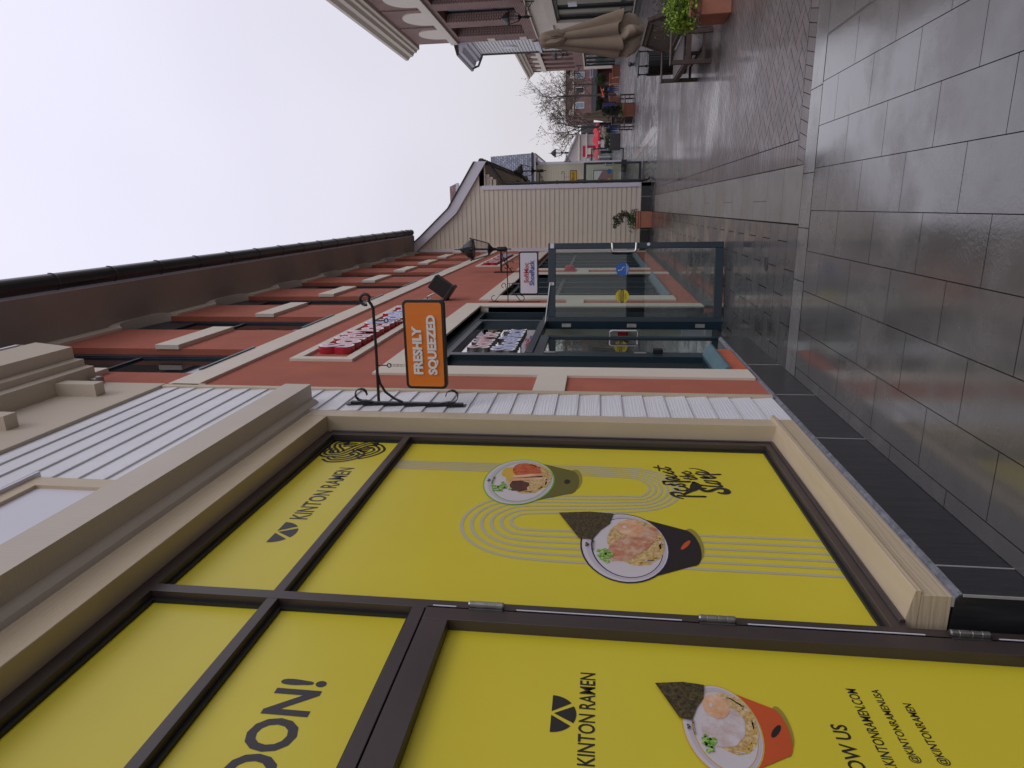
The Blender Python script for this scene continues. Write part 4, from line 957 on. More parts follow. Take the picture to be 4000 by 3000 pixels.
b = B(); b.box(.585, .71, 21.672, 21.80, .298, 5.33); b.box(-1.37, -1.27, 21.672, 21.70, .30, 7.5); b.build('corner_board', M['whtrim'], sd_)
b = B()
lo = [(1.45, 5.165), (-.13, 6.20), (-1.28, 7.53), (-2.9, 9.4)]; hi = [(1.455, 5.53), (.045, 6.43), (-.83, 7.39), (-2.55, 9.5)]
for i in range(3): b.prism([(lo[i][0], 21.60, lo[i][1]), (hi[i][0], 21.60, hi[i][1]), (hi[i + 1][0], 21.60, hi[i + 1][1]), (lo[i + 1][0], 21.60, lo[i + 1][1])], (0, .10, 0))
b.build('bargeboard', M['whtrim'], sd_)
b = B()
for i in range(3): b.prism([(hi[i][0], 21.56, hi[i][1]), (hi[i][0] - .01, 21.56, hi[i][1] + .05), (hi[i + 1][0] - .01, 21.56, hi[i + 1][1] + .05), (hi[i + 1][0], 21.56, hi[i + 1][1])], (0, 14.4, 0))
b.build('roof', mat('dark_shingles', (.045, .042, .045), .85, .3, 12, .4, 30, .01), sd_)
b = B(); b.box(.70, 1.40, 21.70, 36, 5.22, 5.26); b.box(1.36, 1.41, 21.70, 36, 5.22, 5.40); b.build('soffit', M['beige'], sd_)
b = B()
for i, (w_, z_) in enumerate(((.30, 5.12), (.22, 5.0), (.14, 4.9))): b.box(.71, .71 + w_ + .05, 21.75, 21.9, z_ - .02, z_ + .11)
b.build('eave_return', M['beige'], sd_)
b = B(); b.tube([(1.48, 21.7, 5.36), (1.48, 36, 5.36)], .075, 8); g_ = b.build('gutter', M['gutter'], sd_)
for k in range(30):
    b = B(); b.tube([(1.40, 22 + .46 * k, 5.36), (1.44, 22 + .46 * k, 5.29), (1.5, 22 + .46 * k, 5.275), (1.555, 22 + .46 * k, 5.33), (1.56, 22 + .46 * k, 5.40)], .012, 5); b.build('gutter_bracket', M['gutter'], g_)
b = B(); b.tube([(1.47, 21.8, 5.33), (1.46, 21.8, 5.22), (1.40, 21.8, 5.14), (.95, 21.8, 4.78), (.80, 21.8, 4.68), (.77, 21.8, 4.55), (.77, 21.8, .30), (.80, 21.8, .15), (.86, 21.75, .04)], .045, 8)
for z_ in (4.3, 2.9, 1.5): b.lathe((.77, 21.8, z_), [(.05, 0), (.055, 0), (.055, .06), (.05, .06)], 10)
b.build('downpipe', M['gutter'], sd_)
b = B(); b.tube([(1.50, 31.0, 5.33), (1.46, 31, 5.15), (1.0, 31, 4.75), (.80, 31, 4.6), (.80, 31, .2)], .05, 8); b.build('downpipe', M['gutter'], sd_)
b = B(); b.prism([(.72, 26.6, 4.72), (1.0, 26.6, 4.62), (1.05, 26.6, 4.80), (.78, 26.6, 4.92)], (0, .3, 0)); tag(b.build('flood_light', M['black']), 'small black flood light under the eave beside the downpipe', 'flood light')
# glass door standing open further on + sign, poster
sd2 = thing('open_glass_door', 'slate framed glass door standing open past the cream siding corner', 'door', (.7, 26.4, 0))
def gdoor(par, x0, x1, yy, h, fm):
    b = B(); st = .075; b.box(x0, x0 + st, yy, yy + .05, .03, h); b.box(x1 - st, x1, yy, yy + .05, .03, h); b.box(x0 + st, x1 - st, yy + .001, yy + .049, h - .09, h); b.box(x0 + st, x1 - st, yy + .001, yy + .049, .03, .12)
    b.build('door_frame', fm, par); B().box(x0 + st, x1 - st, yy + .02, yy + .026, .12, h - .09).build('pane', M['glass'], par)
    b = B(); b.tube([(x1 - .04, yy, 1.09), (x1 - .04, yy - .06, 1.09), (x1 - .12, yy - .07, 1.10), (x1 - .12, yy - .07, 1.37), (x1 - .04, yy - .06, 1.38), (x1 - .04, yy, 1.38)], .014, 6); b.build('door_handle', M['steel'], par)
slate = mat('slate_aluminium', (.03, .04, .055), .4, .1)
gdoor(sd2, .72, 1.625, 26.4, 2.19, slate)
for kx, kc, nm in ((1.29, (.02, .15, .45), 'blue'), (.95, (.62, .5, .02), 'yellow')):
    b = B(); b.disc((kx, 26.395, 1.23), .085, 'y', 24); b.build('sticker', flatc(nm + '_sticker_far', kc), sd2, recalc=False)
hs = thing('hanging_sign', 'yellow hanging sign reading STELLA between the lantern and the glass door', 'shop sign', (.9, 26.45, 2.9))
B().box(.50, 1.36, 26.43, 26.47, 2.44, 2.72).build('sign_board', M['black'], hs, bevel=.01)
fc_ = B().box(.53, 1.335, 26.425, 26.4299, 2.465, 2.695).build('sign_face', flatc('yellow_sign_face', (.80, .47, .02)), hs)
letters('BANANASTELLA', .14, 1.29, 2.565, 2.635, 26.422, 'lettering', M['ink'], fc_, facing='y', off=.01) if 0 else letters('STELLA', .86, 1.29, 2.555, 2.635, 26.422, 'lettering', M['ink'], fc_, facing='y', off=.02)
b = B(); b.tube([(.60, 26.45, 2.92), (1.26, 26.45, 2.93)] + [(1.28 + .05 * math.cos(t), 26.45, 2.98 + .05 * math.sin(t)) for t in [-1.5 + i * .6 for i in range(8)]], .009, 6); b.tube([(1.12, 26.45, 2.92), (1.12, 26.45, 2.72)], .005, 5); b.tube([(.7, 26.45, 2.92), (.7, 26.45, 2.72)], .005, 5); b.build('wall_bracket', M['bark'], hs)
hs = thing('hanging_sign', 'small blank white hanging sign just below the yellow sign', 'shop sign', (.9, 27.4, 2.4))
B().box(.70, 1.06, 27.40, 27.44, 2.20, 2.46).build('sign_board', M['black'], hs); B().box(.73, 1.03, 27.39, 27.3995, 2.23, 2.43).build('sign_face', M['signface'], hs)
# second siding wall further on
s2 = thing('siding_shop', 'pale yellow sided shop with grey shingle roof behind the glass door', 'building', (1.3, 41.7, 0))
b = B(); z = .30
while z < 5.5:
    b.face([(-2, 41.7, z), (2.62, 41.7, z), (2.62, 41.725, z + .15), (-2, 41.725, z + .15)]); b.face([(-2, 41.7, z), (2.62, 41.7, z), (2.62, 41.73, z), (-2, 41.73, z)]); z += .15
b.box(-2, 2.60, 41.74, 60, .0, 5.5)
b.build('wall', M['siding2'], s2, recalc=False)
b = B(); b.box(2.52, 2.66, 41.66, 41.8, .31, 5.5); b.box(2.52, 2.95, 41.66, 41.75, 5.30, 5.52); b.build('corner_board', M['whtrim'], s2)
b = B(); b.box(-2, 2.68, 41.65, 60, 0, .31); b.build('granite_base', M['granite'], s2)
b = B(); b.prism([(-2, 41.2, 5.62), (3.15, 41.2, 5.62), (2.42, 45.0, 8.75), (-2, 45, 8.75)], (0, .10, .0)) if 0 else b.face([(-2, 41.3, 5.62), (3.16, 41.3, 5.62), (3.22, 44.0, 8.55), (-2, 44.0, 8.55)])
b.face([(3.16, 41.3, 5.62), (3.22, 44.0, 8.55), (3.22, 60, 8.55), (3.16, 60, 5.62)])
b.build('roof', brickmat('grey_shingle_roof', 'x', (.17, .19, .24), (.36, .38, .44), (.09, .09, .11), .20, .135, ms=.018), s2, recalc=False)
b = B(); b.box(-2, 3.14, 41.22, 41.32, 5.40, 5.62); b.box(3.04, 3.16, 41.3, 60, 5.40, 5.62); b.build('fascia', M['whtrim'], s2); B().box(-2, 3.20, 41.17, 41.22, 5.52, 5.64).build('gutter', M['gutter'], s2)
ps = thing('poster_case', 'red and white sale poster in a dark frame behind the glass door', 'poster', (1.1, 41.6, 1.8))
B().box(1.05, 2.12, 41.62, 41.69, .82, 1.96).build('poster_frame', M['black'], ps)
b = B(); b.face([(1.1, 41.612, .87), (2.07, 41.612, .87), (2.07, 41.612, 1.91), (1.1, 41.612, 1.91)]); pf = b.build('poster', flatc('poster_red', (.22, .03, .035)), ps)
b = B(); b.face([(2.07, 41.60, 1.91), (1.2, 41.60, 1.91), (2.07, 41.60, 1.42)]); b.build('poster_corner', M['white'], pf)
letters('BOXING', 1.25, 1.75, 1.42, 1.52, 41.598, 'lettering', M['white'], pf, facing='y') if 0 else None
dd = thing('open_glass_door', 'dark framed glass door open at the end of the pale yellow shop', 'door', (3.3, 45.8, 0)); gdoor(dd, 2.70, 3.69, 45.8, 2.16, slate)
hs = thing('hanging_sign', 'small white hanging sign above the far glass door', 'shop sign', (2.8, 46, 2.4)); B().box(2.75, 3.1, 45.5, 45.54, 2.2, 2.5).build('sign_board', M['black'], hs); B().box(2.78, 3.07, 45.49, 45.4995, 2.23, 2.47).build('sign_face', M['signface'], hs)
# red shingled dormer behind
dm = thing('dormer', 'red shingled dormer roof behind the cream gable', 'dormer', (0, 30, 7.8))
b = B(); b.prism([(-1.2, 30, 7.92), (1.10, 30, 7.92), (1.02, 31.4, 8.52), (-1.2, 31.4, 8.52)], (0, .02, .02)); b.build('roof', M['shingle_red'], dm)
b = B(); b.box(-1.2, 1.0, 30.1, 31.4, 7.5, 7.86); b.box(-1.2, 1.12, 29.95, 30.02, 7.80, 7.93); b.build('fascia', M['whtrim'], dm)

# ================================================================ RIGHT SIDE
A_ = thing('brick_building', 'tall brick building with beige cornice, blind arches and deep windows on the right', 'building', (8, 28, 0))
X0 = 8.0
b = B()
WINS = [(29.85 - 2.72 * k, 31.68 - 2.72 * k) for k in range(-1, 5)]
WINS = [(32.6, 34.2), (29.85, 31.68), (27.1, 28.95), (24.4, 26.2), (21.7, 23.5), (19, 20.8)]
ys = sorted([17.0] + [v for w_ in WINS for v in w_] + [35.3])
for i in range(0, len(ys), 2): b.box(X0, X0 + .45, ys[i], ys[i + 1], 4.7, 10.9)
for a, c in WINS: b.box(X0, X0 + .4495, a, c, 4.7, 5.2); b.box(X0, X0 + .4495, a, c, 8.45, 10.9)
b.box(X0 + .45, 20, 17, 35.3, 4.7, 11.0)
for a, c in WINS: b.box(X0 - .05, X0, a - .46, a - .12, 9.03, 10.7)
b.build('wall', M['brickY'], A_)
b = B(); b.prism([(X0 + .3, 16.7, 10.78), (X0 - .12, 16.7, 10.80), (X0 - .16, 16.7, 10.92), (X0 - .26, 16.7, 10.95), (X0 - .28, 16.7, 11.08), (X0 - .42, 16.7, 11.14), (X0 - .46, 16.7, 11.30), (X0 - .60, 16.7, 11.40), (X0 - .62, 16.7, 11.52), (X0 + .3, 16.7, 11.52)], (0, 19.1, 0)); b.build('cornice', M['cream'], A_)
b = B(); b.box(X0 - .10, X0 + .2, 17, 35.36, 8.66, 9.03); b.build('string_course', M['cream'], A_, bevel=.01)
b = B()
for a, c in WINS:
    m_ = (a + c) / 2; r_ = (c - a) / 2 + .06
    b.prism([(X0 - .055, m_ - r_, 9.03)] + [(X0 - .055, m_ + r_ * math.cos(math.pi - math.pi * k / 18), 9.30 + .85 * math.sin(math.pi * k / 18)) for k in range(19)] + [(X0 - .055, m_ + r_, 9.03)], (.1, 0, 0))
b.build('blind_arch', M['cream'], A_)
for q in ((6.75, 7.12), (5.2, 5.55)): B().box(X0 - .03, X0 + .02, 34.72, 35.33, *q).build('plaque', M['cream'], A_)
for a, c in WINS:
    f = B(); f.box(X0 + .36, X0 + .42, a, a + .12, 5.2, 8.45); f.box(X0 + .36, X0 + .42, c - .14, c, 5.2, 8.45); f.box(X0 + .36, X0 + .42, a, c, 8.3, 8.45); f.box(X0 + .36, X0 + .42, a, c, 5.2, 5.32)
    for z_ in (6.25, 7.3): f.box(X0 + .37, X0 + .42, a, c, z_, z_ + .05)
    w_ = f.build('window', M['black'], A_); B().box(X0 + .41, X0 + .44, a, c, 5.2, 8.45).build('pane', mat('pale_window_glass', (.22, .23, .27), .08, .35, 1.2, spec=.8) if 'pg' not in globals() else pg, w_)
b = B(); b.box(X0 + .06, 20, 32.75, 35.3, .25, 4.70); b.box(X0 + .06, 20, 16.9, 32.75, 3.72, 4.70); b.box(X0 + .06, X0 + .3, 16.9, 35.3, .25, .28); b.build('lower_wall', M['cream'], A_)
b = B(); b.box(X0 - .02, X0 + .3, 17, 32.9, 3.60, 4.0); b.box(X0 - .02, X0 + .3, 32.62, 32.9, .2, 3.60); b.box(X0 - .01, 20.2, 32.9, 35.32, 3.80, 3.85); b.box(X0 - .05, X0 + .3, 17, 35.4, 4.66, 4.72); b.build('window_surround', M['cream'], A_)
b = B(); b.box(X0 + .0, X0 + .3, 17, 35.3, 0, .18); b.build('granite_base', M['granite'], A_)
f = B(); f.box(X0 + .1, X0 + .2, 17, 32.62, .18, .32); f.box(X0 + .1, X0 + .2, 17, 32.62, 3.46, 3.6)
for y in (32.5, 31.0, 29.2, 27.4, 25.2, 23): f.box(X0 + .08, X0 + .2, y - .06, y + .06, .32, 3.46)
f.build('shopfront_frame', M['black'], A_); B().box(X0 + .17, X0 + .25, 17, 32.6, .3, 3.5).build('pane', mat('grey_shop_glass', (.10, .105, .10), .02, .3, 1.5, spec=.9), A_)
b = B(); b.box(X0 - .2, X0 - .16, 29.0, 29.55, 2.6, 2.95); tag(b.build('hanging_sign', M['signface']), 'small white hanging sign at the picture edge by the cream shop window', 'shop sign')

H_ = thing('white_house', 'white clapboard house with heavy eaves and an oval window', 'building', (8.2, 37, 0))
b = B(); z = .3
while z < 8.2:
    b.face([(8.06, 35.3, z), (8.06, 38.28, z), (8.09, 38.28, z + .17), (8.09, 35.3, z + .17)]); b.face([(8.06, 35.3, z), (8.06, 38.28, z), (8.1, 38.28, z), (8.1, 35.3, z)]); z += .17
b.box(8.1, 18, 35.31, 38.3, 0, 8.2)
b.build('wall', mat('white_clapboard', (.68, .67, .66), .6, .03), H_, recalc=False)
b = B(); b.prism([(8.2, 35.32, 8.05), (8.0, 35.32, 8.06), (7.96, 35.32, 8.2), (7.86, 35.32, 8.25), (7.82, 35.32, 8.4), (7.55, 35.32, 8.5), (7.50, 35.32, 8.66), (8.2, 35.32, 8.7)], (0, 3.6, 0)); b.build('cornice', M['whtrim'], H_); B().box(8.0, 8.1, 35.31, 38.4, 4.72, 4.86).build('string_course', M['whtrim'], H_)
b = B(); b.prism([(7.46, 35.32, 8.66), (7.42, 35.32, 8.78), (8.6, 35.32, 9.1), (12, 35.32, 9.1), (12, 35.32, 8.7)], (0, 4.1, 0)); b.build('roof', M['gutter'], H_)
b = B(); b.tube([(7.5, 38.9, 8.6), (7.6, 38.9, 8.3), (8.0, 38.6, 8.05), (8.05, 38.36, 7.95), (8.05, 38.36, .1)], .06, 8); b.build('downpipe', M['gutter'], H_)
b = B(); b.lathe((8.02, 36.95, 6.33), [(.001, 0), (.24, 0), (.27, .02), (.27, .05)], 24, 'x')
b.v = [(p[0], p[1], 6.33 + (p[2] - 6.33) * 1.5) for p in b.v]; wv = b.build('oval_window', M['whtrim'], H_)
b = B(); b.disc((8.012, 36.95, 6.33), .20, 'x', 24, .33); b.build('pane', pale if 'pale' in globals() else M['lampglass'] if 0 else mat('pale_pane', (.34, .36, .42), .1, .2), wv, recalc=False)

Bb = thing('brick_building', 'smaller brick building with four arched beige plaques beyond the white house', 'building', (12, 60, 0))
X1 = 11.9
b = B(); b.box(X1 + .25, 22, 52, 64.5, 3.13, 7.9); b.box(X1, X1 + .25, 52, 64.5, 3.13, 3.9)
b.box(X1, X1 + .25, 52, 64.5, 6.45, 7.9)
for k in range(9):
    y = 64.5 - 1.75 * k; b.box(X1, X1 + .2498, y - (.8 if k else .9), y, 3.9, 6.45); b.box(X1 - .06, X1, y - .35 if k else y - .3, y - .05, 7.0, 7.8)
b.build('wall', M['brickY'], Bb)
b = B(); b.prism([(X1 + .2, 52, 7.62), (X1 - .1, 52, 7.64), (X1 - .16, 52, 7.78), (X1 - .3, 52, 7.84), (X1 - .34, 52, 7.98), (X1 - .52, 52, 8.06), (X1 - .54, 52, 8.18), (X1 + .2, 52, 8.18)], (0, 12.9, 0)); b.build('cornice', M['cream'], Bb)
b = B(); b.box(X1 - .08, X1 + .1, 52, 64.56, 6.45, 6.80)
for k in range(6):
    m_ = 63.55 - 1.75 * k; b.prism([(X1 - .05, m_ - .42, 6.78)] + [(X1 - .05, m_ + .42 * math.cos(math.pi - math.pi * q / 12), 6.95 + .38 * math.sin(math.pi * q / 12)) for q in range(13)] + [(X1 - .05, m_ + .42, 6.78)], (.1, 0, 0))
b.build('string_course', M['cream'], Bb)
b = B(); b.box(X1 + .02, 22, 63.2, 64.5, 0, 3.13); b.box(X1 + .02, 22, 52, 63.2, 2.9, 3.13); b.build('lower_wall', M['cream'], Bb)
f = B()
for y in (63.15, 61.9, 60.3, 58.7, 57): f.box(X1 + .02, X1 + .15, y - .08, y + .08, .4, 2.95)
f.box(X1 + .02, X1 + .15, 52, 63.2, 2.85, 3.0); f.build('shopfront_frame', M['black'], Bb); B().box(X1 + .1, X1 + .2, 52, 63.2, .4, 2.9).build('pane', mat('greenish_glass', (.10, .15, .14), .08, .4, 1.5), Bb)
b = B(); b.box(X1, X1 + .3, 52, 64.5, 0, .42); b.build('granite_base', mat('grey_stone', (.16, .16, .17), .6), Bb)

Cc = thing('brick_building', 'distant brick building behind the bare trees with dark ground floor awning', 'building', (16, 90, 0))
b = B(); b.box(11.2, 34, 90, 100, 2.5, 6.1); b.build('wall', M['brickFar'], Cc)
b = B(); b.box(11.0, 34, 89.7, 90, 6.0, 6.25)
for x in range(6): b.box(11.25 + x * 2.2, 12.0 + x * 2.2, 89.92, 90, 5.15, 5.62)
b.box(11.2, 34, 89.9, 90, 4.95, 5.12); b.build('cornice', M['cream'], Cc)
for k in range(5):
    x = 12.1 + k * 1.75; f = B().box(x, x + .75, 89.93, 90.02, 3.65, 4.75).build('window', M['white'], Cc); B().box(x + .07, x + .68, 89.91, 89.925, 3.72, 4.68).build('pane', M['dglass'] if k % 2 else mat('sky_pane', (.25, .32, .38), .1), f)
B().prism([(11.3, 88.3, 2.0), (11.3, 88.3, 2.15), (11.3, 90, 2.75), (11.3, 90, 2.0)], (10, 0, 0)).build('awning', mat('black_awning', (.035, .035, .037), .9), Cc)
B().box(11.6, 21.5, 90.2, 90.4, 0, 2.2).build('shopfront', mat('dark_red_shopfront', (.09, .012, .015), .6), Cc)
b = B(); b.box(11.2, 11.7, 89.5, 90.2, 0, 2.6); b.box(16.6, 16.9, 89.5, 90.2, 0, 2.6); b.build('pillar', mat('grey_pillar', (.14, .14, .14), .8), Cc)
E_ = thing('gabled_hall', 'pale gabled building far down the street behind the red parasols', 'building', (5, 95, 0))
b = B(); b.prism([(-4, 95, 0), (9.5, 95, 0), (9.5, 95, 4.6), (4.6, 95, 6.9), (-4, 95, 6.9)], (0, 8, 0)); b.build('wall', mat('pale_render', (.50, .46, .45), .8), E_)
b = B(); b.prism([(9.8, 94.7, 4.45), (9.8, 94.7, 4.65), (4.6, 94.7, 7.1), (-4, 94.7, 7.1), (-4, 94.7, 6.9), (4.6, 94.7, 6.88)], (0, 8.5, 0)); b.build('roof', mat('pale_metal_roof', (.52, .52, .56), .6), E_)
b = B(); b.box(-4, 9.6, 94.85, 95, 4.3, 4.5); b.box(-4, 9.6, 94.8, 95, 3.3, 3.5); b.build('string_course', M['cream'], E_)
b = B(); b.box(6.6, 8.0, 94.9, 94.99, 2.2, 3.9); b.build('window', M['sidered'], E_); b = B(); b.box(6.9, 7.7, 94.85, 94.895, 2.5, 3.5); b.build('pane', M['cream'], E_)
b = B()
for i in range(8): b.box(4 + i * .9, 4.6 + i * .9, 94.9, 94.99, 0, 1.7)
b.build('shopfront', M['dglass'], E_)
b = B(); b.box(9.8, 11.2, 97, 99, 0, 4.2); tag(b.build('far_shop', mat('grey_shop', (.30, .31, .32), .8)), 'low grey building between the brick building and the gabled hall', 'building')

# ================================================================ VEGETATION / FURNITURE
def planter(b, cx, cy, w_, d_, h_, rz=0):
    """square terracotta planter with a rolled double rim and slightly tapering sides"""
    def ring(k, z): return [(cx + sx * w_ / 2 * k, cy + sy * d_ / 2 * k, z) for sx, sy in ((-1, -1), (1, -1), (1, 1), (-1, 1))]
    b.loft([ring(.90, 0), ring(.905, .015), ring(.93, h_ * .72), ring(.97, h_ * .735), ring(1.0, h_ * .76), ring(1.005, h_ * .80), ring(.98, h_ * .825), ring(.965, h_ * .835), ring(1.0, h_ * .855), ring(1.03, h_ * .885), ring(1.035, h_ * .94), ring(1.01, h_ * .985), ring(.98, h_), ring(.90, h_), ring(.89, h_ * .9)])
    return b
def clump(b, c, r, n, size, flat=1.0, hollow=.45):
    for _ in range(n):
        v = Vector((random.gauss(0, 1), random.gauss(0, 1), random.gauss(0, 1))).normalized(); k = random.uniform(hollow, 1) ** .6
        b.leaf((c[0] + v.x * r * k, c[1] + v.y * r * k, c[2] + v.z * r * k * flat), size)
soil = mat('soil', (.03, .022, .018), .95, .3, 20)
def plantbox(name, label, cx, cy, w_, d_, h_, group=None):
    g = thing(name, label, 'planter', (cx, cy, 0), group)
    planter(B(), cx, cy, w_, d_, h_).build('pot', M['terra'], g, bevel=.008)
    B().box(cx - w_ * .44, cx + w_ * .44, cy - d_ * .44, cy + d_ * .44, h_ * .8, h_ * .93).build('soil', soil, g)
    return g
# pot by the siding wall
g = plantbox('potted_plant', 'terracotta pot with bushy herbs and a leaning shrub against the granite base', -.405, 20.98, .52, .52, .47, 'terracotta pots with plants')
b = B()
for _ in range(26): clump(b, (-.405 + random.uniform(-.30, .27), 20.9 + random.uniform(-.2, .2), .52 + random.uniform(-.06, .12)), .12, 40, .045)
b.build('herbs', foliage('herb_leaves', (.045, .10, .015), .6), g, recalc=False)
b = B(); b.tube([(-.38, 20.95, .5), (-.36, 20.95, .66), (-.28, 20.94, .8), (-.30, 20.93, .95)], .012, 6); b.build('stem', M['bark'], g)
b = B()
for c in ((-.25, .76), (-.2, .86), (-.32, .88), (-.42, .92), (-.28, .98), (-.42, 1.05), (-.5, 1.02), (-.58, 1.12), (-.36, 1.10), (-.30, .70)): clump(b, (c[0], 20.95, c[1]), .095, 60, .06, hollow=.2)
b.build('shrub', M['leafB'], g, recalc=False)
# near planter at the right picture edge
g = plantbox('potted_plant', 'large terracotta planter with bright trailing greenery at the right edge of the photo', 2.60, 9.62, .66, .60, .52, 'terracotta pots with plants')
b = B()
for _ in range(60): clump(b, (2.45 + random.uniform(-.24, .36), 9.55 + random.uniform(-.3, .3), .60 + random.uniform(-.16, .17)), .09, 34, .05, .9)
for _ in range(10): clump(b, (2.20 + random.uniform(-.06, .10), 9.45 + random.uniform(-.15, .15), .55 + random.uniform(-.1, .14)), .08, 40, .05)
b.build('trailing_leaves', foliage('lime_leaves', (.19, .30, .02), .55), g, recalc=False)
b = B()
for _ in range(70):
    x, y = 2.6 + random.uniform(-.3, .35), 9.62 + random.uniform(-.25, .25); p = [(x, y, .5)]; dx, dy = random.uniform(-.05, .05), random.uniform(-.04, .04)
    for k in range(5): p.append((p[-1][0] + dx + random.uniform(-.02, .02), p[-1][1] + dy, p[-1][2] + random.uniform(.05, .10)))
    b.tube(p, .0022, 3)
    for q in p[1:]:
        for _k in range(4): b.leaf((q[0] + random.uniform(-.025, .025), q[1], q[2] + random.uniform(-.02, .02)), .022)
b.build('dry_sprigs', foliage('grey_sprigs', (.10, .10, .06), .5), g, recalc=False)
b = B()
for _ in range(60):
    p = [(2.30 + random.uniform(-.1, .2), 9.33 + random.uniform(-.06, .04), .48)]; dx = random.uniform(-.06, .01)
    for k in range(4): p.append((p[-1][0] + dx, p[-1][1] - random.uniform(0, .02), p[-1][2] + (.02 if k == 0 else -random.uniform(.02, .05))))
    b.tube(p, .0018, 3)
    for q in p[1:]: b.leaf(q, .025)
b.build('hanging_sprigs', M['twig'], g, recalc=False)
# small plant by shop A
g = plantbox('potted_plant', 'small green plant in a terracotta pot under the cream shop window', 7.1, 24.6, .6, .6, .55, 'terracotta pots with plants')
b = B()
for _ in range(14): clump(b, (7.1 + random.uniform(-.3, .25), 24.5 + random.uniform(-.25, .25), .68 + random.uniform(-.08, .15)), .14, 45, .07)
b.build('leaves', foliage('mid_leaves', (.07, .15, .02), .5), g, recalc=False)

# wooden table + reclining chairs ----------------------------------
def slats(b, p00, p10, p01, n, t_=.014, gap=.35):
    """slats running from the p00-p10 edge to the p01 edge"""
    p00, p10, p01 = Vector(p00), Vector(p10), Vector(p01); u = (p10 - p00) / n; v = p01 - p00; nrm = u.cross(v).normalized() * t_
    for i in range(n):
        a = p00 + u * (i + gap / 2); c = p00 + u * (i + 1 - gap / 2); b.prism([a, c, c + v, a + v], nrm)
def garden_bench(label, xf, xb, y0, y1):
    """two-seat terrace bench; front at xf, back at xb"""
    g = thing('garden_bench', label, 'bench', ((xf + xb) / 2, (y0 + y1) / 2, 0), 'slatted wooden garden benches'); s_ = 1 if xb > xf else -1
    for y in (y0, y1):
        B().box(xf - .03, xf + .03, y - .028, y + .028, 0, .575).build('leg', M['wood'], g, bevel=.004)
        b = B(); b.bar((xb, y, 0), (xb - s_ * .01, y, .40), .055, .055, (0, 1, 0)); b.build('leg', M['wood'], g, bevel=.004)
        b = B(); b.box(min(xf, xb) - .04, max(xf, xb) + .06, y - .04, y + .04, .575, .60); b.build('armrest', M['wood'], g, bevel=.006)
    b = B(); b.box(xf - .02, xf + .02, y0 + .028, y1 - .028, .31, .385); b.box(xb - .02, xb + .02, y0 + .028, y1 - .028, .30, .36)
    for y in (y0, y1): b.box(min(xf, xb) + .03, max(xf, xb) - .03, y - .02, y + .02, .30, .37); b.box(min(xf, xb) + .03, max(xf, xb) - .03, y - .015, y + .015, .10, .14)
    b.box((xf + xb) / 2 - .015, (xf + xb) / 2 + .015, y0, y1, .10, .14); b.build('seat_frame', M['wood'], g)
    b = B()
    for i in range(7): x = xf + (xb - xf) * (i + .5) / 7; b.box(x - .028, x + .028, y0 + .03, y1 - .03, .386, .402)
    b.build('seat', M['wood'], g)
    b = B(); t0 = Vector((xb - s_ * .02, 0, .40)); t1 = Vector((xb + s_ * .17, 0, .90)); Y0, Y1 = Vector((0, y0, 0)), Vector((0, y1, 0))
    b.bar(t0 + Y0, t1 + Y0, .06, .045, (0, 1, 0)); b.bar(t0 + Y1, t1 + Y1, .06, .045, (0, 1, 0)); b.bar(t1 + Y0 - Vector((0, .05, 0)), t1 + Y1 + Vector((0, .05, 0)), .045, .09, (s_ * .3, 0, 1)); k_ = t0 * .88 + t1 * .12; b.bar(k_ + Y0, k_ + Y1, .035, .06)
    n_ = int((y1 - y0) / .07)
    for i in range(n_): y = y0 + .04 + (y1 - y0 - .08) * (i + .5) / n_; b.bar(k_ + Vector((0, y, 0)), t1 + Vector((0, y, -.03)), .016, .036, (0, 1, 0))
    b.build('backrest', M['wood'], g); return g
garden_bench('slatted wooden garden bench facing the shops in front of the folded umbrella', 2.03, 2.44, 10.78, 12.26)
garden_bench('slatted wooden garden bench standing back to back behind the front bench', 3.20, 2.78, 10.75, 12.2)

# closed khaki umbrella ---------------------------------------------
u = thing('market_umbrella', 'tall khaki market umbrella folded shut beside the wooden table', 'umbrella', (3.18, 14.1, 0), 'folded khaki umbrellas')
cx, cy = 3.17, 14.1
B().tube([(cx, cy, 0), (cx, cy, 2.86)], .026, 10).build('pole', M['bark'], u)
b = B(); b.lathe((cx, cy, 2.80), [(.03, 0), (.034, .02), (.022, .045), (.030, .065), (.034, .10), (.026, .14), (.001, .15)], 12); b.build('finial', mat('dull_brass', (.22, .17, .12), .5), u)
b = B(); b.box(cx - .3, cx + .3, cy - .3, cy + .3, 0, .08); b.lathe((cx, cy, .08), [(.05, 0), (.05, .3)], 12); b.build('base', M['black'], u)
prof = [(2.80, .085, .1), (2.77, .13, .2), (2.68, .16, .4), (2.55, .145, .7), (2.45, .155, .85), (2.2, .205, .9), (1.9, .265, .9), (1.6, .33, .95), (1.35, .385, 1.0), (1.24, .405, 1.1)]
rings = []
for z_, r_, f_ in prof:
    q = []
    for k in range(72):
        a = 2 * math.pi * k / 72; fold = (abs(math.sin(a * 4 + .4 + z_ * .35)) ** .7 - .45) * .34 * f_ + .08 * f_ * math.sin(a * 3 + z_ * 2)
        rr = r_ * (1 + fold); q.append((cx + .02 * (2.8 - z_) + rr * math.cos(a) * .92 - .01, cy + rr * math.sin(a) * .8, z_ + (.05 * math.sin(a * 4 + 1) * f_ if z_ < 1.4 else 0)))
    rings.append(q)
b = B(); b.loft(rings, caps=False); b.build('canopy', M['canvas'], u, smooth=True)
rings = []
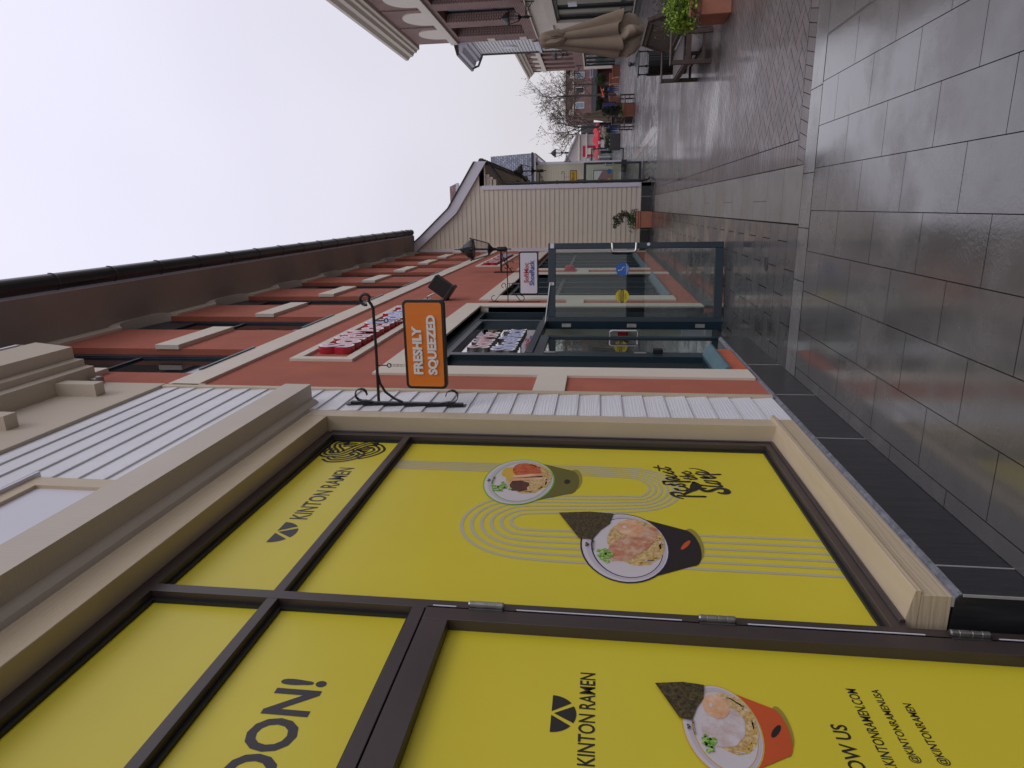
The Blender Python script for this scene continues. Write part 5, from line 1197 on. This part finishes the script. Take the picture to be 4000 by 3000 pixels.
for z_, r_, f_ in [(1.30, .30, 1), (1.15, .31, 1.3), (1.02, .27, 1.5), (.92, .21, 1.5), (.82, .15, 1.2), (.74, .09, .8)]:
    q = []
    for k in range(60):
        a = 2 * math.pi * k / 60; rr = r_ * (1 + (abs(math.sin(a * 2.5 + z_ * 5)) - .5) * .65 * f_ * .7)
        q.append((cx + .0 + rr * math.cos(a), cy + rr * math.sin(a) * .8, z_ + .06 * math.sin(a * 5)))
    rings.append(q)
b = B(); b.loft(rings, caps=False); b.build('valance', M['canvas_in'], u)
b = B()
for sg in (-1, 1): b.loft([[(cx + sg * .02, cy - .10, 2.66), (cx + sg * .10, cy - .13, 2.67), (cx + sg * .13, cy - .1, 2.62), (cx + sg * .05, cy - .09, 2.60)], [(cx - .01 + sg * .03, cy - .19, 2.45), (cx + sg * .10, cy - .20, 2.46), (cx + sg * .15, cy - .15, 2.42), (cx + sg * .06, cy - .16, 2.38)], [(cx + .0, cy - .17, 2.33), (cx + sg * .05, cy - .19, 2.33), (cx + sg * .08, cy - .16, 2.3), (cx + sg * .02, cy - .15, 2.28)]])
b.build('vent_flap', M['canvas'], u, smooth=True)
# second umbrella further back
u2 = dup(u, (4.70, 38, 0), .8, 'khaki umbrella folded shut far down the street beside the dark topiary', .93)

# litter bin ---------------------------------------------------------
g = thing('litter_bin', 'black slatted litter bin with a domed cast lid behind the table', 'litter bin', (2.62, 13.9, 0))
c = (2.62, 13.9)
b = B()
for k in range(26):
    a = 2 * math.pi * k / 26; b.box(-.004, .004, -.014, .014, 0, .001) if 0 else b.bar((c[0] + .205 * math.cos(a), c[1] + .205 * math.sin(a), .08), (c[0] + .215 * math.cos(a), c[1] + .215 * math.sin(a), .72), .034, .006, (math.cos(a), math.sin(a), 0))
b.lathe((c[0], c[1], 0), [(.20, .0), (.21, .02), (.20, .08)], 20); b.lathe((c[0], c[1], 0), [(.19, .06), (.205, .71)], 20); b.build('basket', M['black'], g)
b = B()
for a in (math.radians(200), math.radians(340), math.radians(90)): b.tube([(c[0] + .215 * math.cos(a), c[1] + .215 * math.sin(a), z_) for z_ in (.70, .74, .76, .86, .88, .9)], [.012, .022, .012, .012, .02, .012], 8)
b.build('lid_post', M['black'], g)
b = B(); b.lathe((c[0], c[1], 0), [(.235, .885), (.25, .895), (.24, .91), (.20, .925), (.14, .95), (.08, .97), (.03, .985), (.03, 1.0), (.022, 1.01), (.04, 1.03), (.045, 1.055), (.03, 1.08), (.001, 1.095)], 24); b.build('lid', mat('cast_lid', (.03, .032, .036), .3, .6, 40, 1, 60, .01), g)

# far planters, topiary, benches -------------------------------------
g = plantbox('planter', 'terracotta planter with a clipped dark evergreen in the middle of the street', 4.42, 34.0, .56, .6, .56, 'terracotta pots with plants')
b = B()
for _ in range(60): clump(b, (4.41 + random.uniform(-.15, .15), 34 + random.uniform(-.15, .15), .66 + random.uniform(0, .80)), .11, 44, .06)
b.box(4.30, 4.52, 33.9, 34.1, .6, 1.42); b.build('evergreen', M['conifer'], g, recalc=False)
b = B()
for _ in range(16): clump(b, (4.4 + random.uniform(-.26, .26), 33.8 + random.uniform(-.2, .2), .60), .08, 26, .06)
b.build('trailing_leaves', M['leafG'], g, recalc=False)
def bench(label, x, y, rz, s=1):
    g = thing('wooden_bench', label, 'bench', (0, 0, 0), 'dark wooden benches along the street')
    for a in (-.62, .62):
        for c_ in (-.2, .2): B().box(a - .03, a + .03, c_ - .03, c_ + .03, 0, .62 if c_ > 0 else .85).build('leg', M['wood'], g)
    b = B(); slats(b, (-.62, -.22, .42), (-.62, .24, .42), (.62, -.22, .42), 5, .03, .2); b.build('seat', M['wood'], g)
    b = B(); b.box(-.62, .62, -.23, -.19, .78, .86); b.box(-.62, .62, -.23, -.19, .52, .57); slats(b, (-.60, -.21, .57), (.60, -.21, .57), (-.60, -.21, .78), 16, .02, .5); b.build('backrest', M['wood'], g)
    b = B(); b.box(-.66, -.59, -.25, .26, .62, .65); b.box(.59, .66, -.25, .26, .62, .65); b.box(-.62, .62, .18, .22, .15, .19); b.build('armrest', M['wood'], g)
    g.location = (x, y, 0); g.rotation_euler = (0, 0, rz); g.scale = (s,) * 3; return g
b0 = bench('dark wooden bench to the left of the terracotta planter in mid street', 3.95, 35.3, math.pi / 2, 1)
dup(b0, (5.02, 35.4, 0), -math.pi / 2, 'dark wooden bench to the right of the terracotta planter in mid street')
dup(b0, (11.0, 66.5, 0), math.pi / 2, 'pale wooden bench by the far planters below the brick building')
dup(b0, (9.7, 67.5, 0), math.pi / 2 + .2, 'wooden bench behind the two strolling people')
g = thing('litter_bin', 'dark square litter bin half hidden behind the mid street bench', 'litter bin', (4.35, 36.5, 0)); B().box(4.1, 4.45, 36.4, 36.75, 0, .95).build('body', M['wood'], g, bevel=.02); B().box(4.07, 4.48, 36.37, 36.78, .95, 1.02).build('lid', M['black'], g, bevel=.02)
g = thing('hedge_planter', 'long dark planter box with a clipped hedge in the middle of the street', 'planter', (5.1, 57, 0))
B().box(4.50, 5.68, 56.7, 58.6, .02, .78).build('box', mat('dark_planter', (.06, .055, .06), .7), g, bevel=.01)
b = B()
for _ in range(130): clump(b, (4.55 + random.uniform(0, 1.05), 56.8 + random.uniform(0, 1.2), .82 + random.uniform(0, .36)), .10, 18, .07)
b.build('hedge', foliage('hedge_leaves', (.035, .065, .018), .5), g, recalc=False)
def topi(label, x, y, z, r, pot=True, kind='leafD'):
    g = thing('topiary', label, 'topiary', (x, y, 0), 'clipped round bushes in the far street')
    b = B(); b.ball((x, y, z), r * .86, 2, .05)
    for _ in range(1500):
        v = Vector((random.gauss(0, 1), random.gauss(0, 1), random.gauss(0, 1))).normalized() * r * random.uniform(.84, 1.04); b.leaf((x + v.x, y + v.y, z + v.z), .09)
    b.build('crown', M[kind], g, recalc=False); B().tube([(x, y, .3), (x, y, z)], .04, 6).build('trunk', M['bark'], g)
    planter(B(), x, y, .9, .9, .85).build('pot', M['terra'], g)
topi('dark green ball bush in a terracotta planter by the far brick corner', 11.2, 65.6, 1.62, .52)
topi('grey green ball bush behind the two strolling people', 8.66, 61.5, 1.66, .34)
topi('grey green ball bush to the right of the folded far umbrella', 8.05, 61.2, 1.66, .36)
plantbox('planter', 'terracotta planter with low flowers at the foot of the far brick building', 11.45, 63.6, 1.0, .8, .62, 'terracotta pots with plants')
# poster screen
g = thing('poster_screen', 'standing purple poster screen behind the clipped evergreen', 'poster stand', (7.9, 59, 0))
B().box(7.42, 8.34, 59, 59.12, .30, 1.50).build('frame', M['black'], g); B().box(7.6, 8.2, 58.95, 59.2, 0, .30).build('foot', M['black'], g)
pm = mott('purple_poster', (.10, .03, .22), (.03, .06, .20), 3); B().box(7.48, 8.28, 58.985, 58.999, .36, 1.44).build('poster', pm, g)
# signs on B
for x, z_, lab in ((12.2, 2.45, 'white hanging sign with blue writing under the small brick building'), (11.15, 2.42, 'second white hanging sign with blue writing nearer the trees')):
    g = thing('hanging_sign', lab, 'shop sign', (x, 62, z_)); B().box(x - .36, x + .36, 62, 62.05, z_ - .14, z_ + .14).build('sign_board', M['signface'], g)
    b = B()
    for i in range(6): b.box(x - .26 + i * .09, x - .20 + i * .09, 61.985, 61.999, z_ - .05, z_ + .03 + .02 * (i % 2))
    b.build('lettering', M['softblue'], g)
# red parasols
def parasol(label, x, y, z0, z1, w_):
    g = thing('red_parasol', label, 'parasol', (x, y, 0), 'red parasols in the far street')
    b = B(); b.lathe((x, y, 0), [(w_, z0), (w_, z0 + .18), (w_ * .98, z0 + .2), (.12, z1), (.001, z1 + .03)], 8); b.build('canopy', mat('red_canvas', (.55, .02, .035), .7) if 'rc' not in M else M['rc'], g)
    B().tube([(x, y, 0), (x, y, z0 + .2)], .04, 6).build('pole', M['whtrim'], g)
    b = B(); b.box(x - .45, x + .15, y - w_ * .93, y - w_ * .92, z0 + .04, z0 + .14); b.build('lettering', M['white'], g)
M['rc'] = mat('red_canvas', (.55, .02, .035), .7)
parasol('red parasol seen through the far glass door', 5.35, 74, 1.62, 2.25, .95)
parasol('red parasol in the middle of the group of three', 6.75, 74, 1.6, 2.36, .92)
parasol('red parasol rightmost and half behind the tree trunk', 8.3, 80, 1.75, 2.35, .9)
for i, (x, c_, lab) in enumerate(((6.2, (.6, .6, .62), 'white stall panel under the middle red parasol'), (7.4, (.25, .26, .3), 'grey stall panel under the red parasols'))):
    b = B(); b.box(x, x + .8, 76, 76.1, 0, 1.5); b.box(x + .1, x + .7, 75.97, 76, .5, 1.2); tag(b.build('stall_panel', flatc('panel_%d' % i, c_)), lab, 'panel')

# bare trees ----------------------------------------------------------
def tree(label, x, y, h, spread, zf, seed, n0=7):
    random.seed(seed)
    g = thing('bare_tree', label, 'tree', (x, y, 0), 'bare winter trees at the end of the street')
    tw = B(); lv = B(); tr_ = B()
    tr_.tube([(x, y, 0), (x + .05, y, zf * .5), (x, y, zf), (x + .08, y, h * .62)], [.16, .13, .11, .06], 8)
    tr_.build('trunk', M['bark'], g)
    def grow(p, d, l, r, lvl):
        q = [p]; dd = d.copy()
        for k in range(3):
            dd = (dd + Vector((random.uniform(-.25, .25), random.uniform(-.25, .25), random.uniform(-.1, .22)))).normalized(); q.append(q[-1] + dd * l / 3)
        tw.tube(q, [r, r * .85, r * .7, r * .5], 4 if lvl > 1 else 5, caps=False)
        if lvl >= 4:
            for _ in range(3):
                if random.random() < .9: lv.leaf(q[random.randint(1, 3)] + Vector((random.uniform(-.06, .06), 0, random.uniform(-.06, .06))), .13)
            return
        for _ in range(4 if lvl < 3 else 4):
            i = random.randint(1, 3); v = Vector((random.gauss(0, 1), random.gauss(0, 1), random.gauss(.25, .6))).normalized()
            grow(q[i], (dd * .55 + v * .75).normalized(), l * random.uniform(.55, .78), r * .55, lvl + 1)
    for k in range(n0):
        a = 2 * math.pi * k / n0 + random.uniform(-.3, .3); z0 = zf + (h * .62 - zf) * (k / n0)
        d = Vector((math.cos(a) * spread, math.sin(a) * spread, 1.0)).normalized(); grow(Vector((x, y, z0)), d, h * .30 * random.uniform(.8, 1.1), .042, 1)
    grow(Vector((x + .08, y, h * .6)), Vector((.02, 0, 1)), h * .26, .055, 1)
    tw.build('branches', mat('twig_bark', (.085, .065, .06), .9), g, recalc=False); lv.build('leaves', M['dryleaf'], g, recalc=False)
tree('tall bare tree in front of the distant brick building', 11.3, 75, 8.8, 1.15, 2.6, 5, 8)
tree('bare tree nearer the gabled hall with a straight trunk', 6.75, 62, 6.3, .95, 2.1, 9, 7)
tree('bare tree at the corner of the small brick building', 13.2, 80, 7.4, 1.0, 2.2, 3, 6)
random.seed(11)
# people ---------------------------------------------------------------
def skin_mesh(name, verts, edges, radii, m, par, root=0, sub=1):
    me = bpy.data.meshes.new(name); off = base_off(par); me.from_pydata([tuple(Vector(v) - off) for v in verts], edges, [])
    o = bpy.data.objects.new(name, me); COL.objects.link(o)
    md = o.modifiers.new('s', 'SKIN'); bpy.context.view_layer.update()
    for i, r in enumerate(radii): me.skin_vertices[0].data[i].radius = (r[0], r[1]) if isinstance(r, tuple) else (r, r)
    me.skin_vertices[0].data[root].use_root = True
    md2 = o.modifiers.new('u', 'SUBSURF'); md2.levels = sub; md2.render_levels = sub
    bpy.context.view_layer.update()
    ev = o.evaluated_get(bpy.context.evaluated_depsgraph_get()); m2 = bpy.data.meshes.new_from_object(ev); bpy.data.objects.remove(o)
    m2.name = name; m2.materials.clear(); m2.materials.append(m); m2.polygons.foreach_set('use_smooth', [True] * len(m2.polygons))
    o2 = bpy.data.objects.new(name, m2); COL.objects.link(o2); o2.parent = par; return o2
def person(label, x, y, coat, trousers, hair, hood=None, bag=None, away=True, h=1.68, lean=0, stride=.16):
    g = thing('person', label, 'person', (x, y, 0), 'people strolling in the far street'); k = h / 1.7
    f = 1 if away else -1
    P = dict(pel=(0, 0, .92), sp=(0, .02 * f, 1.15), ch=(0, .0, 1.33), nk=(0, .0, 1.48), hd=(0, .02 * f, 1.58), ht=(0, .02 * f, 1.67),
             hl=(-.09, 0, .88), kl=(-.10, .08 * f, .5), al=(-.10, -.04 * f, .09), tl=(-.10, .10 * f, .03), hr=(.09, 0, .88), kr=(.10, .14 * f, .5), ar=(.10, stride * f, .09), tr=(.10, (stride + .14) * f, .03),
             sl=(-.19, 0, 1.38), el=(-.26, -.04, 1.12), wl=(-.25, .06 * f, .88), fl=(-.25, .09 * f, .80), sr=(.19, 0, 1.38), er=(.26, -.04, 1.12), wr=(.24, .08 * f, .90), fr=(.24, .11 * f, .82))
    V = {n_: (x + p[0] * k, y + p[1] * k, p[2] * k) for n_, p in P.items()}
    def mk(name, seq, rad, m, sub=1):
        names = []; ed = []
        for ch in seq:
            for a in ch:
                if a not in names: names.append(a)
            for a, c in zip(ch, ch[1:]): ed.append((names.index(a), names.index(c)))
        return skin_mesh(name, [V[n_] for n_ in names], ed, [tuple(q * k for q in (rad[n_] if isinstance(rad[n_], tuple) else (rad[n_], rad[n_]))) for n_ in names], m, g, 0, sub)
    R_ = dict(pel=(.13, .10), sp=(.12, .09), ch=(.15, .10), nk=.05, hd=(.078, .09), ht=(.06, .07), hl=.085, kl=.055, al=.038, tl=.035, hr=.085, kr=.055, ar=.038, tr=.035, sl=.05, el=.04, wl=.026, fl=.03, sr=.05, er=.04, wr=.026, fr=.03)
    mk('body', [('pel', 'sp', 'ch', 'nk', 'hd', 'ht'), ('pel', 'hl', 'kl', 'al', 'tl'), ('pel', 'hr', 'kr', 'ar', 'tr'), ('ch', 'sl', 'el', 'wl', 'fl'), ('ch', 'sr', 'er', 'wr', 'fr')], R_, M['skin'])
    R2 = dict(pel=(.19, .14), sp=(.17, .14), ch=(.185, .14), nk=.075, sl=.075, el=.065, wl=.05, sr=.075, er=.065, wr=.05)
    mk('coat', [('pel', 'sp', 'ch', 'nk'), ('ch', 'sl', 'el', 'wl'), ('ch', 'sr', 'er', 'wr')], R2, coat)
    R3 = dict(pel=(.15, .12), hl=.105, kl=.075, al=.058, hr=.105, kr=.075, ar=.058)
    mk('trousers', [('pel', 'hl', 'kl', 'al'), ('pel', 'hr', 'kr', 'ar')], R3, trousers)
    b = B(); b.ball((x, y + .0 * k - .02 * f, 1.63 * k), .105 * k, 2, .05, 1.05); b.build('hair', hair, g)
    for a in ('tl', 'tr'):
        q = V[a]; b = B(); b.box(q[0] - .045, q[0] + .045, q[1] - .13, q[1] + .10, 0, .075); b.build('shoe', M['white'] if not away else M['black'], g, bevel=.02)
    if bag:
        b = B(); b.box(x - .16, x + .16, y - .22, y - .12, .78, 1.08); b.bar((x - .16, y - .16, 1.42), (x + .15, y - .2, 1.0), .03, .01); b.build('shoulder_bag', bag, g, bevel=.03)
    return g
jeans = cm('blue_jeans', (.05, .10, .24)); blk = cm('black_cloth', (.012, .012, .015)); beige_c = cm('cream_coat', (.42, .34, .26)); grey_h = cm('grey_hair', (.4, .36, .33)); dk = cm('dark_hair', (.02, .015, .012))
person('person in black coat and blue jeans under the orange umbrella', 10.72, 68, blk, jeans, dk, h=1.62)
person('person in black clothes and white shoes walking beside the orange umbrella', 10.12, 68, blk, cm('dark_trousers', (.03, .03, .035)), dk, away=False, h=1.55)
person('person in cream jacket with black bag and jeans by the hedge planter', 6.1, 59, beige_c, jeans, grey_h, bag=blk, h=1.66)
person('person in dark jacket just right of the cream jacket', 6.55, 60.5, cm('navy_coat', (.03, .035, .06)), jeans, grey_h, h=1.62)
person('person in cream hooded coat nearest the hedge planter', 5.8, 60.2, cm('cream_hood', (.5, .44, .36)), blk, cm('fair_hair', (.42, .32, .22)), h=1.50)
um = thing('orange_umbrella', 'orange umbrella held folded low over the two strolling people', 'umbrella', (10.6, 67.6, 1.1))
b = B(); b.loft([[(11.0 + .01 * math.cos(a), 67.6 + .01 * math.sin(a), 1.66) for a in [i * 1.05 for i in range(6)]], [(10.5, 67.6 + .05 * math.sin(a), 1.46 + .06 * math.cos(a)) for a in [i * 1.05 for i in range(6)]], [(10.16, 67.6 + .10 * math.sin(a), 1.32 + .10 * math.cos(a)) for a in [i * 1.05 for i in range(6)]]]); b.build('canopy', mat('orange_nylon', (.85, .10, .01), .5), um)
B().tube([(11.02, 67.6, 1.67), (10.1, 67.6, 1.30), (10.3, 67.7, 1.0)], .012, 5).build('shaft', M['black'], um)
# far skyline fill: low shops closing the street
b = B(); b.box(-12, 4, 100, 108, 0, 3.4); b.box(-12, 4.2, 99.6, 108, 3.2, 3.6); tag(b.build('far_shop', mat('far_shop_wall', (.34, .30, .28), .8)), 'low beige shops closing the street behind the parasols', 'building')
